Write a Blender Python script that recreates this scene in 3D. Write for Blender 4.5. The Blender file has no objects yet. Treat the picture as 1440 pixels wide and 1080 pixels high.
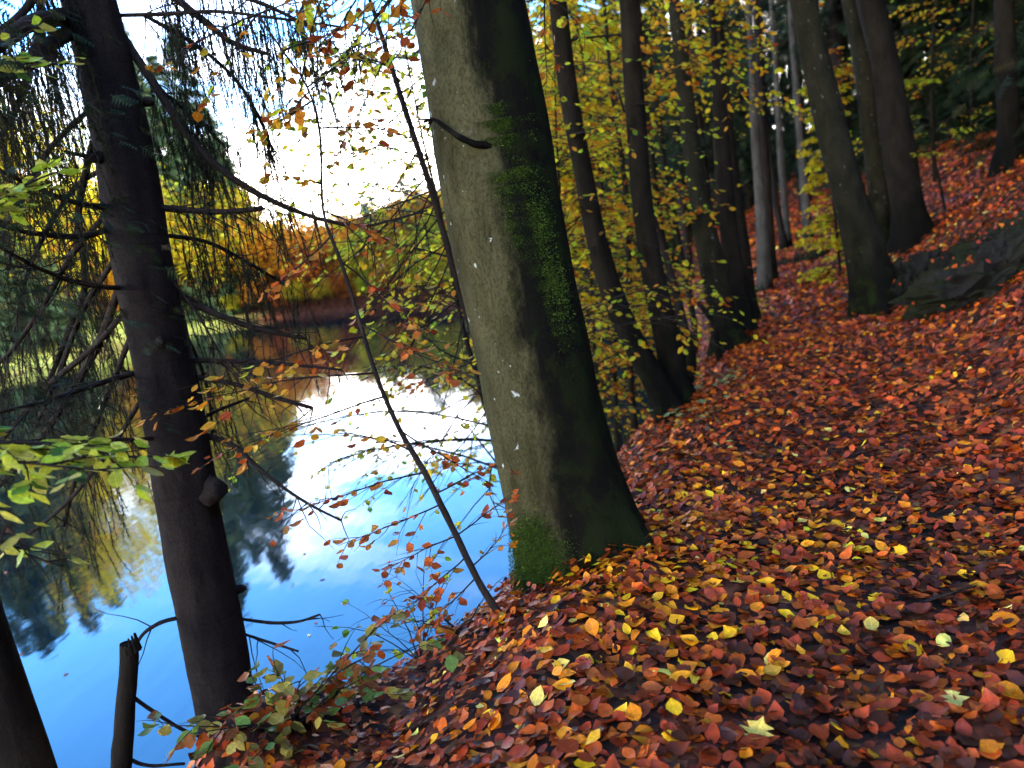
import bpy, math, colorsys
import numpy as np
from mathutils import Matrix, Vector

rng = np.random.default_rng(11)
S = bpy.context.scene
COL = S.collection

# ------------------------------------------------------------------ camera
W0, H0, FPX = 1440.0, 1080.0, 1088.0
PITCH, ROLL = math.radians(10.0), math.radians(8.0)
CAM = np.array([0.0, 0.0, 1.55])
_F = np.array([0, math.cos(PITCH), -math.sin(PITCH)])
_R0 = np.array([1.0, 0, 0]); _U0 = np.cross(_R0, _F)
CR = _R0 * math.cos(ROLL) - _U0 * math.sin(ROLL)
CU = _R0 * math.sin(ROLL) + _U0 * math.cos(ROLL)
cd = bpy.data.cameras.new('camera'); cam = bpy.data.objects.new('camera', cd); COL.objects.link(cam)
cd.sensor_width = 36.0; cd.lens = 36.0 * FPX / W0; cd.clip_start = 0.05; cd.clip_end = 2000
cam.matrix_world = Matrix(((CR[0], CU[0], -_F[0], CAM[0]), (CR[1], CU[1], -_F[1], CAM[1]), (CR[2], CU[2], -_F[2], CAM[2]), (0, 0, 0, 1)))
cd.dof.use_dof = True; cd.dof.focus_distance = 3.3; cd.dof.aperture_fstop = 1.9
S.camera = cam

# ------------------------------------------------------------------ light
SUN_EL, SUN_AZ = math.radians(24), math.radians(122)      # azimuth measured clockwise from the view direction (+Y)
EXPOSURE = 3.3
wd = bpy.data.worlds.new('World'); S.world = wd; wd.use_nodes = True
nt = wd.node_tree; nt.nodes.clear()
def nn(t, ty, **kw):
    n = t.nodes.new(ty)
    for k, v in kw.items(): setattr(n, k, v)
    return n
def mixrgb(t, fac, a, b, blend='MIX'):
    m = t.nodes.new('ShaderNodeMix'); m.data_type = 'RGBA'; m.blend_type = blend
    for i, v in ((0, fac), (6, a), (7, b)):
        if isinstance(v, bpy.types.NodeSocket): t.links.new(v, m.inputs[i])
        elif i == 0: m.inputs[0].default_value = v
        else: m.inputs[i].default_value = (*v[:3], 1)
    return m.outputs[2]
def mth(t, op, a, b=None, c=None, clamp=False):
    m = t.nodes.new('ShaderNodeMath'); m.operation = op; m.use_clamp = clamp
    for i, v in enumerate((a, b, c)):
        if v is None: continue
        if isinstance(v, bpy.types.NodeSocket): t.links.new(v, m.inputs[i])
        else: m.inputs[i].default_value = v
    return m.outputs[0]
def maprange(t, v, a, b, c=0.0, d=1.0):
    m = t.nodes.new('ShaderNodeMapRange'); m.interpolation_type = 'SMOOTHSTEP'
    t.links.new(v, m.inputs[0])
    for i, q in zip((1, 2, 3, 4), (a, b, c, d)): m.inputs[i].default_value = q
    return m.outputs[0]
def noise(t, vec, scale, detail=4, rough=0.55, dist=0.0):
    n = nn(t, 'ShaderNodeTexNoise'); n.inputs['Scale'].default_value = scale; n.inputs['Detail'].default_value = detail
    n.inputs['Roughness'].default_value = rough; n.inputs['Distortion'].default_value = dist
    if vec is not None: t.links.new(vec, n.inputs['Vector'])
    return n.outputs['Fac']
def mapping(t, vec, scale=(1, 1, 1), loc=(0, 0, 0), rot=(0, 0, 0)):
    m = nn(t, 'ShaderNodeMapping'); t.links.new(vec, m.inputs[0])
    m.inputs['Scale'].default_value = scale; m.inputs['Location'].default_value = loc; m.inputs['Rotation'].default_value = rot
    return m.outputs[0]

sky = nn(nt, 'ShaderNodeTexSky', sky_type='NISHITA', sun_disc=False)
sky.sun_elevation = SUN_EL; sky.sun_rotation = SUN_AZ; sky.air_density = 1.0; sky.dust_density = 0.6; sky.ozone_density = 3.0
tc = nn(nt, 'ShaderNodeTexCoord'); sep = nn(nt, 'ShaderNodeSeparateXYZ'); nt.links.new(tc.outputs['Generated'], sep.inputs[0])
hs = nn(nt, 'ShaderNodeHueSaturation'); hs.inputs['Saturation'].default_value = 1.30; hs.inputs['Hue'].default_value = 0.506; hs.inputs['Value'].default_value = 1.25; nt.links.new(sky.outputs[0], hs.inputs['Color'])
zz = mth(nt, 'MAXIMUM', sep.outputs[2], 0.0); zd = mth(nt, 'ADD', zz, 0.16)
cx = mth(nt, 'DIVIDE', sep.outputs[0], zd); cy = mth(nt, 'DIVIDE', sep.outputs[1], zd)
cmb = nn(nt, 'ShaderNodeCombineXYZ'); nt.links.new(cx, cmb.inputs[0]); nt.links.new(cy, cmb.inputs[1])
cl = noise(nt, mapping(nt, cmb.outputs[0], (0.55, 1.15, 1), (3.1, 0.4, 0)), 1.0, 7, 0.58, 0.35)
lowbias = maprange(nt, zz, 0.05, 0.40, 0.37, -0.12)         # cloud cover thickens towards the horizon
cf = maprange(nt, mth(nt, 'ADD', cl, lowbias), 0.46, 0.86)
skyc = mixrgb(nt, cf, hs.outputs[0], (27, 25, 22.5))
bg = nn(nt, 'ShaderNodeBackground'); bg.inputs['Strength'].default_value = 0.13; nt.links.new(skyc, bg.inputs[0])
wo = nn(nt, 'ShaderNodeOutputWorld'); nt.links.new(bg.outputs[0], wo.inputs[0])

sd = bpy.data.lights.new('sun', 'SUN'); sun = bpy.data.objects.new('sun', sd); COL.objects.link(sun)
sd.energy = 2.0; sd.angle = math.radians(0.6); sd.color = (1.0, 0.88, 0.70)
sdir = Vector((math.sin(SUN_AZ) * math.cos(SUN_EL), math.cos(SUN_AZ) * math.cos(SUN_EL), math.sin(SUN_EL)))
sun.rotation_euler = sdir.to_track_quat('Z', 'Y').to_euler(); sun.location = (0, 0, 40)

S.view_settings.view_transform = 'Standard'; S.view_settings.look = 'None'
S.view_settings.exposure = EXPOSURE; S.view_settings.gamma = 1.0; S.view_settings.use_curve_mapping = False
S.render.engine = 'CYCLES'; S.render.filter_size = 2.0
cy_ = S.cycles
cy_.use_denoising = True; cy_.max_bounces = 6; cy_.diffuse_bounces = 3; cy_.glossy_bounces = 3; cy_.transmission_bounces = 3
cy_.transparent_max_bounces = 6; cy_.caustics_reflective = False; cy_.caustics_refractive = False
cy_.sample_clamp_indirect = 6.0

# ------------------------------------------------------------------ geometry helpers
def ray(px, py):
    d = _F + CR * ((px - W0 / 2) / FPX) - CU * ((py - H0 / 2) / FPX)
    return d / np.linalg.norm(d)
def project(P):
    q = np.asarray(P, float) - CAM
    z = q @ _F
    return W0 / 2 + FPX * (q @ CR) / z, H0 / 2 - FPX * (q @ CU) / z, z

def sp(x, k): return k * np.logaddexp(0, np.asarray(x, float) / k)
def smax(a, b, k): return a + sp(b - a, k)
PATH_AZ = math.radians(21.5)
SA, CA = math.sin(PATH_AZ), math.cos(PATH_AZ)
def uv(x, y): return x * SA + y * CA, x * CA - y * SA
def xy(u, v): return u * SA + v * CA, u * CA - v * SA
def pathc(u): return -0.0035 * sp(np.minimum(np.asarray(u), 38) - 10, 1.0) ** 2 - 0.16 * sp(np.asarray(u) - 38, 2)
WATER_Z = -2.2
TH = np.radians([-180, -60, -40, -30, -20, -10, 0, 6, 12, 18, 26, 60, 180])
RS = np.array([70, 60, 58, 62, 84, 72, 52, 46, 42, 42, 44, 50, 60.0])
HS = np.array([.30, .30, .28, .22, .12, .11, .17, .36, .5, .5, .5, .5, .4])
_ph = rng.uniform(0, 6.28, (14, 2)); _kd = rng.normal(0, 1, (14, 2)); _kd /= np.linalg.norm(_kd, axis=1)[:, None]
def bumps(x, y):
    z = 0
    for i, (k, a) in enumerate([(.35, .10), (.5, .08), (.9, .04), (1.3, .04), (2.1, .025), (2.9, .02), (4.3, .014), (5.7, .012), (8.1, .009), (11, .007)]):
        z = z + a * np.sin(k * (x * _kd[i, 0] + y * _kd[i, 1]) * 1.4 + _ph[i, 0])
    return z
def ground(x, y):
    x = np.asarray(x, float); y = np.asarray(y, float)
    u, v = uv(x, y); w = v - pathc(u)
    crest = 1.02 - 0.35 * np.clip(u / 14, 0, 1)
    d = -w - crest
    lip = 0.80 + 0.55 / (1 + np.exp(np.clip((u - 2.7) / 0.3, -40, 40)))
    z = -(0.46 * sp(d, 0.16) + 1.0 * sp(d - lip, 0.13))
    e = w - 0.95
    z = z + 0.72 * sp(e, 0.22) - 0.58 * sp(e - 2.4, 0.35) + 0.40 * sp(e - 11, 1.5)
    z = np.minimum(z, 26)
    z = z + 0.05 * sp(np.minimum(u, 60) - 11, 2.0)
    z = smax(z, -3.4 + 0 * z, 0.15)
    rho = np.hypot(x, y); th = np.arctan2(x, y)
    s = rho - np.interp(th, TH, RS)
    hill = -3.4 + 1.5 * sp(np.minimum(s + 1.2, 1.0), 0.3) + np.interp(th, TH, HS) * (sp(s, 1.5) - 0.8 * sp(s - 45, 4))
    hill = np.minimum(hill, 24 + 0.02 * rho)
    m = np.clip((-w - 1.6) / (2.0 + 0.12 * np.clip(u, 0, 60)), 0, 1); m = m * m * (3 - 2 * m)
    z2 = smax(z, hill, 0.25)
    z = z * (1 - m) + z2 * m
    near = np.exp(-((u - 2.15) ** 2 / 0.30 + (w + 2.2) ** 2 / 0.11)) * 0.42      # hummock on the bank by the spruce
    path = np.exp(-(w / 0.8) ** 2)
    return z + near + bumps(x, y) * (1 - 0.72 * path) * np.clip((z + 2.6) / 1.0, 0.25, 1) - 0.05 * path
def hit(px, py, tmax=160.0):
    d = ray(px, py); t = np.concatenate([np.arange(0.4, 30, 0.01), np.arange(30, tmax, 0.1)])
    P = CAM + t[:, None] * d
    below = P[:, 2] < ground(P[:, 0], P[:, 1])
    i = np.argmax(below) if below.any() else len(t) - 1
    return P[i]
def gnormal(x, y, e=0.05):
    n = np.stack([-(ground(x + e, y) - ground(x - e, y)) / (2 * e), -(ground(x, y + e) - ground(x, y - e)) / (2 * e), np.ones_like(np.asarray(x, float))], -1)
    return n / np.linalg.norm(n, axis=-1, keepdims=True)
def at_depth(px, py, D, base=None):
    """point on the pixel's ray that lies D metres (horizontally) from the camera"""
    d = ray(px, py); return CAM + d * (D / math.hypot(d[0], d[1]))
def on_plane(px, py, P0):
    """point on the pixel's ray in the upright plane through P0 that faces the camera"""
    n = np.array([P0[0] - CAM[0], P0[1] - CAM[1], 0]); n /= np.linalg.norm(n)
    d = ray(px, py); t = ((P0 - CAM) @ n) / (d @ n); return CAM + d * t

def nrm(v): v = np.asarray(v, float); return v / (np.linalg.norm(v, axis=-1, keepdims=True) + 1e-12)

class G:
    """collects geometry (polygons of 3 or 4 corners), world coordinates"""
    def __init__(s): s.v = []; s.f3 = []; s.f4 = []; s.c = []; s.n = 0; s.k = []
    def add(s, v, f3=None, f4=None, col=None, k=None):
        v = np.asarray(v, float).reshape(-1, 3)
        s.v.append(v)
        if f3 is not None and len(f3): s.f3.append(np.asarray(f3, int) + s.n)
        if f4 is not None and len(f4): s.f4.append(np.asarray(f4, int) + s.n)
        s.c.append(np.broadcast_to(np.asarray((1, 1, 1) if col is None else col, float), (len(v), 3)))
        s.k.append(np.broadcast_to(np.asarray(0.0 if k is None else k, float), (len(v),)))
        s.n += len(v)
    def build(s, name, mat, parent=None, kind=None, smooth=True, label=None):
        me = bpy.data.meshes.new(name)
        v = np.concatenate(s.v) if s.v else np.zeros((0, 3))
        off = np.array(parent['_o']) if parent is not None and '_o' in parent else np.zeros(3)
        v = v - off
        f3 = np.concatenate(s.f3) if s.f3 else np.zeros((0, 3), int)
        f4 = np.concatenate(s.f4) if s.f4 else np.zeros((0, 4), int)
        me.vertices.add(len(v)); me.vertices.foreach_set('co', v.astype(np.float32).ravel())
        lo = np.concatenate([f3.ravel(), f4.ravel()]); me.loops.add(len(lo)); me.loops.foreach_set('vertex_index', lo.astype(np.int32))
        st = np.concatenate([np.arange(len(f3)) * 3, len(f3) * 3 + np.arange(len(f4)) * 4])
        me.polygons.add(len(st)); me.polygons.foreach_set('loop_start', st.astype(np.int32))
        me.polygons.foreach_set('use_smooth', np.full(len(st), smooth, bool))
        c = np.concatenate(s.c); c4 = np.ones((len(c), 4), np.float32); c4[:, :3] = c
        a = me.attributes.new('col', 'FLOAT_COLOR', 'POINT'); a.data.foreach_set('color', c4.ravel())
        a = me.attributes.new('k', 'FLOAT', 'POINT'); a.data.foreach_set('value', np.concatenate(s.k).astype(np.float32))
        me.update(calc_edges=True); me.validate()
        me.materials.append(mat)
        o = bpy.data.objects.new(name, me); COL.objects.link(o)
        if parent is not None:
            o.parent = parent; o['_o'] = tuple(off)
        if kind: o['kind'] = kind
        if label: o['label'] = label
        return o
def thing(name, base, label, cat, group=None):
    o = bpy.data.objects.new(name, None); COL.objects.link(o); o.location = base; o.empty_display_size = 0.2
    o['_o'] = tuple(float(q) for q in base); o['label'] = label; o['category'] = cat
    if group: o['group'] = group
    return o
def tag(o, label, cat, group=None):
    o['label'] = label; o['category'] = cat
    if group: o['group'] = group
    return o

def spline(pts, n):
    pts = np.asarray(pts, float)
    if len(pts) < 3: t = np.linspace(0, 1, n)[:, None]; return pts[0] * (1 - t) + pts[-1] * t
    L = np.concatenate([[0], np.cumsum(np.linalg.norm(np.diff(pts[:, :3], axis=0), axis=1) + 1e-9)])
    m = np.gradient(pts, L, axis=0)
    q = np.linspace(0, L[-1], n); i = np.clip(np.searchsorted(L, q) - 1, 0, len(L) - 2)
    h = (L[i + 1] - L[i])[:, None]; t = ((q - L[i]) / (L[i + 1] - L[i]))[:, None]
    return (2 * t**3 - 3 * t**2 + 1) * pts[i] + (t**3 - 2 * t**2 + t) * h * m[i] + (-2 * t**3 + 3 * t**2) * pts[i + 1] + (t**3 - t**2) * h * m[i + 1]
def tube(g, pts, rad, sides=6, jitter=0.0, col=None, k=None, fn=None, cap=True):
    pts = np.asarray(pts, float); n = len(pts); rad = np.broadcast_to(np.asarray(rad, float), (n,))
    T = nrm(np.gradient(pts, axis=0)); ref = np.array([0, 0, 1.0]) if abs(T[0, 2]) < 0.8 else np.array([1.0, 0, 0])
    A = nrm(np.cross(ref, T)); B = np.cross(T, A)
    a = np.linspace(0, 2 * np.pi, sides, endpoint=False)
    R = rad[:, None] * np.ones(sides)
    if jitter: R = R * (1 + rng.normal(0, jitter, R.shape))
    if fn is not None: R = fn(R, a, pts)
    V = pts[:, None, :] + R[..., None] * (np.cos(a)[None, :, None] * A[:, None, :] + np.sin(a)[None, :, None] * B[:, None, :])
    i = np.arange(n - 1)[:, None] * sides; j = np.arange(sides)[None, :]; j2 = (j + 1) % sides
    f4 = np.stack([i + j, i + j2, i + sides + j2, i + sides + j], -1).reshape(-1, 4)
    v = V.reshape(-1, 3); f3 = None
    if cap:
        v = np.concatenate([v, [pts[-1]]]); b = (n - 1) * sides
        f3 = [(b + q, b + (q + 1) % sides, n * sides) for q in range(sides)]
    g.add(v, f3=f3, f4=f4, col=col, k=k)

# leaf templates: unit length along +X, z up
def leaf_template(width=0.62, fold=0.18, curl=0.15, lobes=False, seed=0):
    r = np.random.default_rng(seed)
    t = np.array([0, .12, .35, .6, .82, 1.0]); w = np.array([0, .26, .5, .46, .26, 0]) * width
    if lobes:
        t = np.array([0, .10, .22, .38, .52, .66, .80, 1.0]); w = np.array([.02, .30, .18, .52, .24, .40, .12, 0])
    n = len(t); w1 = w * (1 + r.normal(0, .06, n)); w2 = w * (1 + r.normal(0, .06, n))
    f1, f2 = fold * r.uniform(.4, 1.8), fold * r.uniform(-.5, 1.6)
    z = curl * (t - .4) ** 2 * 2
    wv = 0.03 * np.sin(np.arange(n) * 2.1 + seed)
    mid = np.stack([t, 0 * t, z], 1)
    L = np.stack([t, w1, z + f1 * w1 + wv * (w1 > .05)], 1); Rr = np.stack([t, -w2, z + f2 * w2 - wv * (w2 > .05)], 1)
    v = np.concatenate([mid, L, Rr]); f = []
    for i in range(n - 1):
        f += [(i, i + 1, n + i + 1), (i, n + i + 1, n + i), (i, 2 * n + i, 2 * n + i + 1), (i, 2 * n + i + 1, i + 1)]
    return v, np.array(f)
def clean(v, f):
    keep = []
    for t in f:
        p = v[list(t)]
        if np.linalg.norm(np.cross(p[1] - p[0], p[2] - p[0])) > 1e-7: keep.append(t)
    return v, np.array(keep)
LEAVES = [clean(*leaf_template(w, fo, cu, False, i)) for i, (w, fo, cu) in enumerate([(.62, .12, .12), (.72, .25, .25), (.54, .4, -.25), (.66, .2, .45), (.74, .08, .06), (.6, -.25, .2), (.66, .1, -.15), (.58, .55, .1)])]
MAPLE = clean(*leaf_template(1, .3, .3, True, 9))
_s = np.array([[0, 0, 0], [.3, .30, .05], [.7, .26, .03], [1, 0, .08], [.7, -.26, .0], [.3, -.30, .06]])
LOW = (_s, np.array([(0, 1, 5), (1, 2, 5), (2, 4, 5), (2, 3, 4)]))
DIAMOND = (np.array([[0, 0, 0], [.5, .32, .06], [1, 0, 0], [.5, -.32, -.06]]), np.array([(0, 1, 2), (0, 2, 3)]))
NEEDLE = (np.array([[0, -.05, 0], [0, .05, 0], [1, 0, 0]]), np.array([(0, 1, 2)]))
def frames(xd, up):
    """rotation matrices whose columns are X along xd and Z near up"""
    X = nrm(xd); Y = nrm(np.cross(up, X)); Z = np.cross(X, Y); return np.stack([X, Y, Z], -1)
def scatter(g, tpl, P, M, size, col):
    v, f = tpl; N = len(P)
    if N == 0: return
    size = np.broadcast_to(np.asarray(size, float), (N,))
    V = np.einsum('nij,kj->nki', M, v) * size[:, None, None] + P[:, None, :]
    Fc = (f[None] + (np.arange(N) * len(v))[:, None, None]).reshape(-1, 3)
    g.add(V.reshape(-1, 3), f3=Fc, col=np.repeat(np.asarray(col, float), len(v), axis=0))
def pick(pal, n, jit=0.12):
    c = np.array([p[1] for p in pal], float); w = np.array([p[0] for p in pal], float)
    i = rng.choice(len(c), n, p=w / w.sum()); k = np.exp(rng.normal(0, jit, (n, 1))) * np.exp(rng.normal(0, jit * .4, (n, 3)))
    return np.clip(c[i] * k, 0, 0.9)

# ------------------------------------------------------------------ materials
def mat(name):
    m = bpy.data.materials.new(name); m.use_nodes = True; t = m.node_tree; t.nodes.clear()
    return m, t
def finish(t, sh): o = nn(t, 'ShaderNodeOutputMaterial'); t.links.new(sh, o.inputs[0]); return o
def pbsdf(t, col, rough=0.6, spec=0.5, normal=None, ior=None):
    p = nn(t, 'ShaderNodeBsdfPrincipled')
    if isinstance(col, bpy.types.NodeSocket): t.links.new(col, p.inputs['Base Color'])
    else: p.inputs['Base Color'].default_value = (*col, 1)
    if isinstance(rough, bpy.types.NodeSocket): t.links.new(rough, p.inputs['Roughness'])
    else: p.inputs['Roughness'].default_value = rough
    p.inputs['Specular IOR Level'].default_value = spec
    if ior: p.inputs['IOR'].default_value = ior
    if normal is not None: t.links.new(normal, p.inputs['Normal'])
    return p
def bump(t, h, strength=0.5, dist=0.02):
    b = nn(t, 'ShaderNodeBump'); b.inputs['Strength'].default_value = strength; b.inputs['Distance'].default_value = dist
    t.links.new(h, b.inputs['Height']); return b.outputs[0]
def attr(t, n): a = nn(t, 'ShaderNodeAttribute'); a.attribute_name = n; return a
def leaf_mat(name, rough=0.42, trans=0.35, spec=0.5, fixed=None, var=0.25):
    m, t = mat(name)
    tcn = nn(t, 'ShaderNodeTexCoord')
    base = attr(t, 'col').outputs['Color'] if fixed is None else None
    v = noise(t, tcn.outputs['Object'] if fixed is None else tcn.outputs['Generated'], 38 if fixed is None else 5, 3)
    dark = maprange(t, v, 0.35, 0.7, 1 - var, 1 + var * .4)
    if fixed is not None:
        oi = nn(t, 'ShaderNodeObjectInfo')
        dark = mth(t, 'MULTIPLY', dark, maprange(t, oi.outputs['Random'], 0, 1, .65, 1.2))
        sy = nn(t, 'ShaderNodeSeparateXYZ'); t.links.new(tcn.outputs['Generated'], sy.inputs[0])
        ay = mth(t, 'ABSOLUTE', mth(t, 'SUBTRACT', sy.outputs[1], .5))
        dark = mth(t, 'MULTIPLY', dark, maprange(t, ay, .012, .05, 1.35, 1.0))                       # midrib
        vein = mth(t, 'SINE', mth(t, 'MULTIPLY', mth(t, 'SUBTRACT', sy.outputs[0], mth(t, 'MULTIPLY', ay, .7)), 48.0))
        dark = mth(t, 'MULTIPLY', dark, maprange(t, vein, .5, 1.0, 1.0, 1.14))
        dark = mth(t, 'MULTIPLY', dark, maprange(t, noise(t, tcn.outputs['Generated'], 9, 4, .7), .60, .70, 1.0, .45))   # brown spots
        vm = nn(t, 'ShaderNodeVectorMath', operation='SCALE'); vm.inputs[0].default_value = fixed; t.links.new(dark, vm.inputs['Scale']); colr = vm.outputs[0]
    else:
        vm = nn(t, 'ShaderNodeVectorMath', operation='SCALE'); t.links.new(base, vm.inputs[0]); t.links.new(dark, vm.inputs['Scale']); colr = vm.outputs[0]
    p = pbsdf(t, colr, rough, spec)
    if trans:
        tr = nn(t, 'ShaderNodeBsdfTranslucent'); t.links.new(colr, tr.inputs[0])
        mx = nn(t, 'ShaderNodeMixShader'); mx.inputs[0].default_value = trans
        t.links.new(p.outputs[0], mx.inputs[1]); t.links.new(tr.outputs[0], mx.inputs[2]); finish(t, mx.outputs[0])
    else: finish(t, p.outputs[0])
    return m
M_LITTER = leaf_mat('fallen_leaf', 0.42, 0.10, 0.16)
M_FOL = leaf_mat('foliage', 0.5, 0.68, 0.15)
M_NEEDLE = leaf_mat('needle', 0.7, 0.15, 0.06)
M_MOSS = leaf_mat('moss', 0.8, 0.25, 0.2)

def bark(name, c1, c2, lichen=0.0, moss=0.0, ring=0.0, scale=1.0, rough=0.85, depth=.012):
    m, t = mat(name); tcn = nn(t, 'ShaderNodeTexCoord'); ob = tcn.outputs['Object']
    n1 = noise(t, mapping(t, ob, (1, 1, .35)), 9 * scale, 6, .62)
    n2 = noise(t, mapping(t, ob, (1, 1, 1.6 if ring else .25)), 30 * scale, 4, .6)
    n3 = noise(t, ob, 2.3, 3); n4 = noise(t, mapping(t, ob, (1, 1, .6)), 85 * scale, 3, .7)
    c = mixrgb(t, maprange(t, mth(t, 'MULTIPLY_ADD', n3, .5, mth(t, 'MULTIPLY', n1, .6)), .35, .75), c1, c2)
    c = mixrgb(t, maprange(t, n4, .40, .66, .0, .55), c, tuple(q * .45 for q in c1))
    c = mixrgb(t, maprange(t, noise(t, mapping(t, ob, (1, 1, .18)), 16 * scale, 5, .7), .54, .70, 0, .7), c, tuple(q * .4 for q in c1))
    h = mth(t, 'MULTIPLY_ADD', n4, .3, mth(t, 'MULTIPLY_ADD', n2, .5, n1))
    if ring:
        r_ = noise(t, mapping(t, ob, (.6, .6, 16)), 3.0, 3, .6)
        c = mixrgb(t, mth(t, 'MULTIPLY', maprange(t, r_, .55, .72), ring), c, tuple(q * .45 for q in c1)); h = mth(t, 'MULTIPLY_ADD', r_, -.3, h)
    k = attr(t, 'k').outputs['Fac']                      # weathering and painted shade on the trunk: 1 = damp, dark algae plus the beech's shaded side; 2 = moss
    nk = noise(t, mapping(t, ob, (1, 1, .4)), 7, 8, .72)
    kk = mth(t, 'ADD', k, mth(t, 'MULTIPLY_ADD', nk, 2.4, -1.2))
    wet_shade = maprange(t, kk, .25, .95)
    c = mixrgb(t, wet_shade, c, (.005, .0045, .003))
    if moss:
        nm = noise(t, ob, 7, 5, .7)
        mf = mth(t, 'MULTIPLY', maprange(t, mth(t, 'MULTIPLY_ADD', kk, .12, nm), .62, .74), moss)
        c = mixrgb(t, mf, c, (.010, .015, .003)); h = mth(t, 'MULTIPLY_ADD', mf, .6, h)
    if lichen:
        vo = nn(t, 'ShaderNodeTexVoronoi'); vo.inputs['Scale'].default_value = 11; vo.inputs['Randomness'].default_value = 1
        wv = nn(t, 'ShaderNodeVectorMath', operation='ADD'); t.links.new(mapping(t, ob, (1, 1, .8)), wv.inputs[0])
        wn = nn(t, 'ShaderNodeTexNoise'); wn.inputs['Scale'].default_value = 22; t.links.new(ob, wn.inputs['Vector'])
        ws = nn(t, 'ShaderNodeVectorMath', operation='SCALE'); t.links.new(wn.outputs['Color'], ws.inputs[0]); ws.inputs['Scale'].default_value = .07; t.links.new(ws.outputs[0], wv.inputs[1])
        t.links.new(wv.outputs[0], vo.inputs['Vector'])
        spot = maprange(t, vo.outputs['Distance'], .04, .17, .8, 0)
        rnd = nn(t, 'ShaderNodeSeparateColor'); t.links.new(vo.outputs['Color'], rnd.inputs[0])
        spot = mth(t, 'MULTIPLY', spot, maprange(t, rnd.outputs[0], .45, .55))
        big = maprange(t, noise(t, ob, 14, 6, .7), .66, .72)
        zone = maprange(t, noise(t, ob, 2.2, 2), .42, .54)
        lf = mth(t, 'MULTIPLY', mth(t, 'MAXIMUM', spot, mth(t, 'MULTIPLY', big, zone)), mth(t, 'MULTIPLY', mth(t, 'SUBTRACT', 1.0, wet_shade), lichen))
        c = mixrgb(t, lf, c, (.50, .54, .47))
    p = pbsdf(t, c, rough, .04, bump(t, h, .8, depth)); finish(t, p.outputs[0])
    return m
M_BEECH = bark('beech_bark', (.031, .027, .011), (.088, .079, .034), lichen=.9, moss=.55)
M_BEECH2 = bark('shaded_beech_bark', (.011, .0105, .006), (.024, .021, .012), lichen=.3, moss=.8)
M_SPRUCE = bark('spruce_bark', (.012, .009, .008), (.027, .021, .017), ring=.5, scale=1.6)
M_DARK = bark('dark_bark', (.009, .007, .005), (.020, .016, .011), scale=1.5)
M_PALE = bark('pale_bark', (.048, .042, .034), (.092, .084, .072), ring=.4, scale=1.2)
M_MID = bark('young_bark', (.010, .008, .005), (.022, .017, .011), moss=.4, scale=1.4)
M_TWIG = bark('twig_bark', (.020, .015, .012), (.040, .030, .024), scale=3)

def ground_mat():
    m, t = mat('forest_floor'); tcn = nn(t, 'ShaderNodeTexCoord'); ob = tcn.outputs['Object']
    vo = nn(t, 'ShaderNodeTexVoronoi'); vo.inputs['Scale'].default_value = 15; t.links.new(mapping(t, ob, (1, 1, 1)), vo.inputs['Vector'])
    sc = nn(t, 'ShaderNodeSeparateColor'); t.links.new(vo.outputs['Color'], sc.inputs[0])
    r = nn(t, 'ShaderNodeValToRGB'); t.links.new(sc.outputs[0], r.inputs[0]); r.color_ramp.interpolation = 'CONSTANT'
    els = [(0, (.030, .012, .009)), (.3, (.075, .022, .013)), (.55, (.12, .032, .016)), (.75, (.17, .05, .02)), (.9, (.22, .09, .03))]
    e = r.color_ramp.elements; e[0].position = 0; e[0].color = (*els[0][1], 1); e[1].position = els[1][0]; e[1].color = (*els[1][1], 1)
    for p_, c_ in els[2:]: q = e.new(p_); q.color = (*c_, 1)
    soil = mixrgb(t, maprange(t, noise(t, ob, 3.5, 5), .42, .62), r.outputs[0], (.020, .012, .008))
    k = attr(t, 'k').outputs['Fac']                     # 1 = meadow grass on the far shore
    g = mixrgb(t, maprange(t, noise(t, ob, .9, 8, .7), .35, .65), (.07, .13, .03), (.30, .34, .08))
    c = mixrgb(t, k, soil, g)
    hh = mth(t, 'MULTIPLY_ADD', sc.outputs[1], .4, mth(t, 'SUBTRACT', 1.0, vo.outputs['Distance']))
    finish(t, pbsdf(t, c, .8, .05, bump(t, hh, .7, .03)).outputs[0]); return m
M_GROUND = ground_mat()

def water_mat():
    m, t = mat('water'); tcn = nn(t, 'ShaderNodeTexCoord'); ob = tcn.outputs['Object']
    w1 = noise(t, mapping(t, ob, (1.0, .35, 1), rot=(0, 0, .35)), 1.6, 3, .5)
    w2 = noise(t, mapping(t, ob, (1.0, .30, 1), rot=(0, 0, -.25)), 6.0, 3, .5)
    patch = maprange(t, noise(t, mapping(t, ob, (.4, 1, 1)), .12, 3), .38, .62, .35, 1.0)
    h = mth(t, 'MULTIPLY', mth(t, 'MULTIPLY_ADD', w2, .22, w1), patch)
    p = pbsdf(t, (.004, .010, .012), .035, .5, bump(t, h, .15, .08), ior=1.80); finish(t, p.outputs[0]); return m
M_WATER = water_mat()

def rock_mat():
    m, t = mat('mossy_rock'); ob = nn(t, 'ShaderNodeTexCoord').outputs['Object']
    n1 = noise(t, ob, 5, 7, .65); n2 = noise(t, ob, 2.2, 4)
    c = mixrgb(t, n1, (.008, .0075, .007), (.026, .024, .021))
    geo = nn(t, 'ShaderNodeNewGeometry'); sx = nn(t, 'ShaderNodeSeparateXYZ'); t.links.new(geo.outputs['Normal'], sx.inputs[0])
    c = mixrgb(t, maprange(t, mth(t, 'MULTIPLY_ADD', sx.outputs[2], .35, n2), .40, .75), c, (.012, .0135, .004))
    finish(t, pbsdf(t, c, .85, .06, bump(t, mth(t, 'MULTIPLY_ADD', noise(t, ob, 16, 5), .4, n1), 1, .05)).outputs[0]); return m
M_ROCK = rock_mat()

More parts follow.
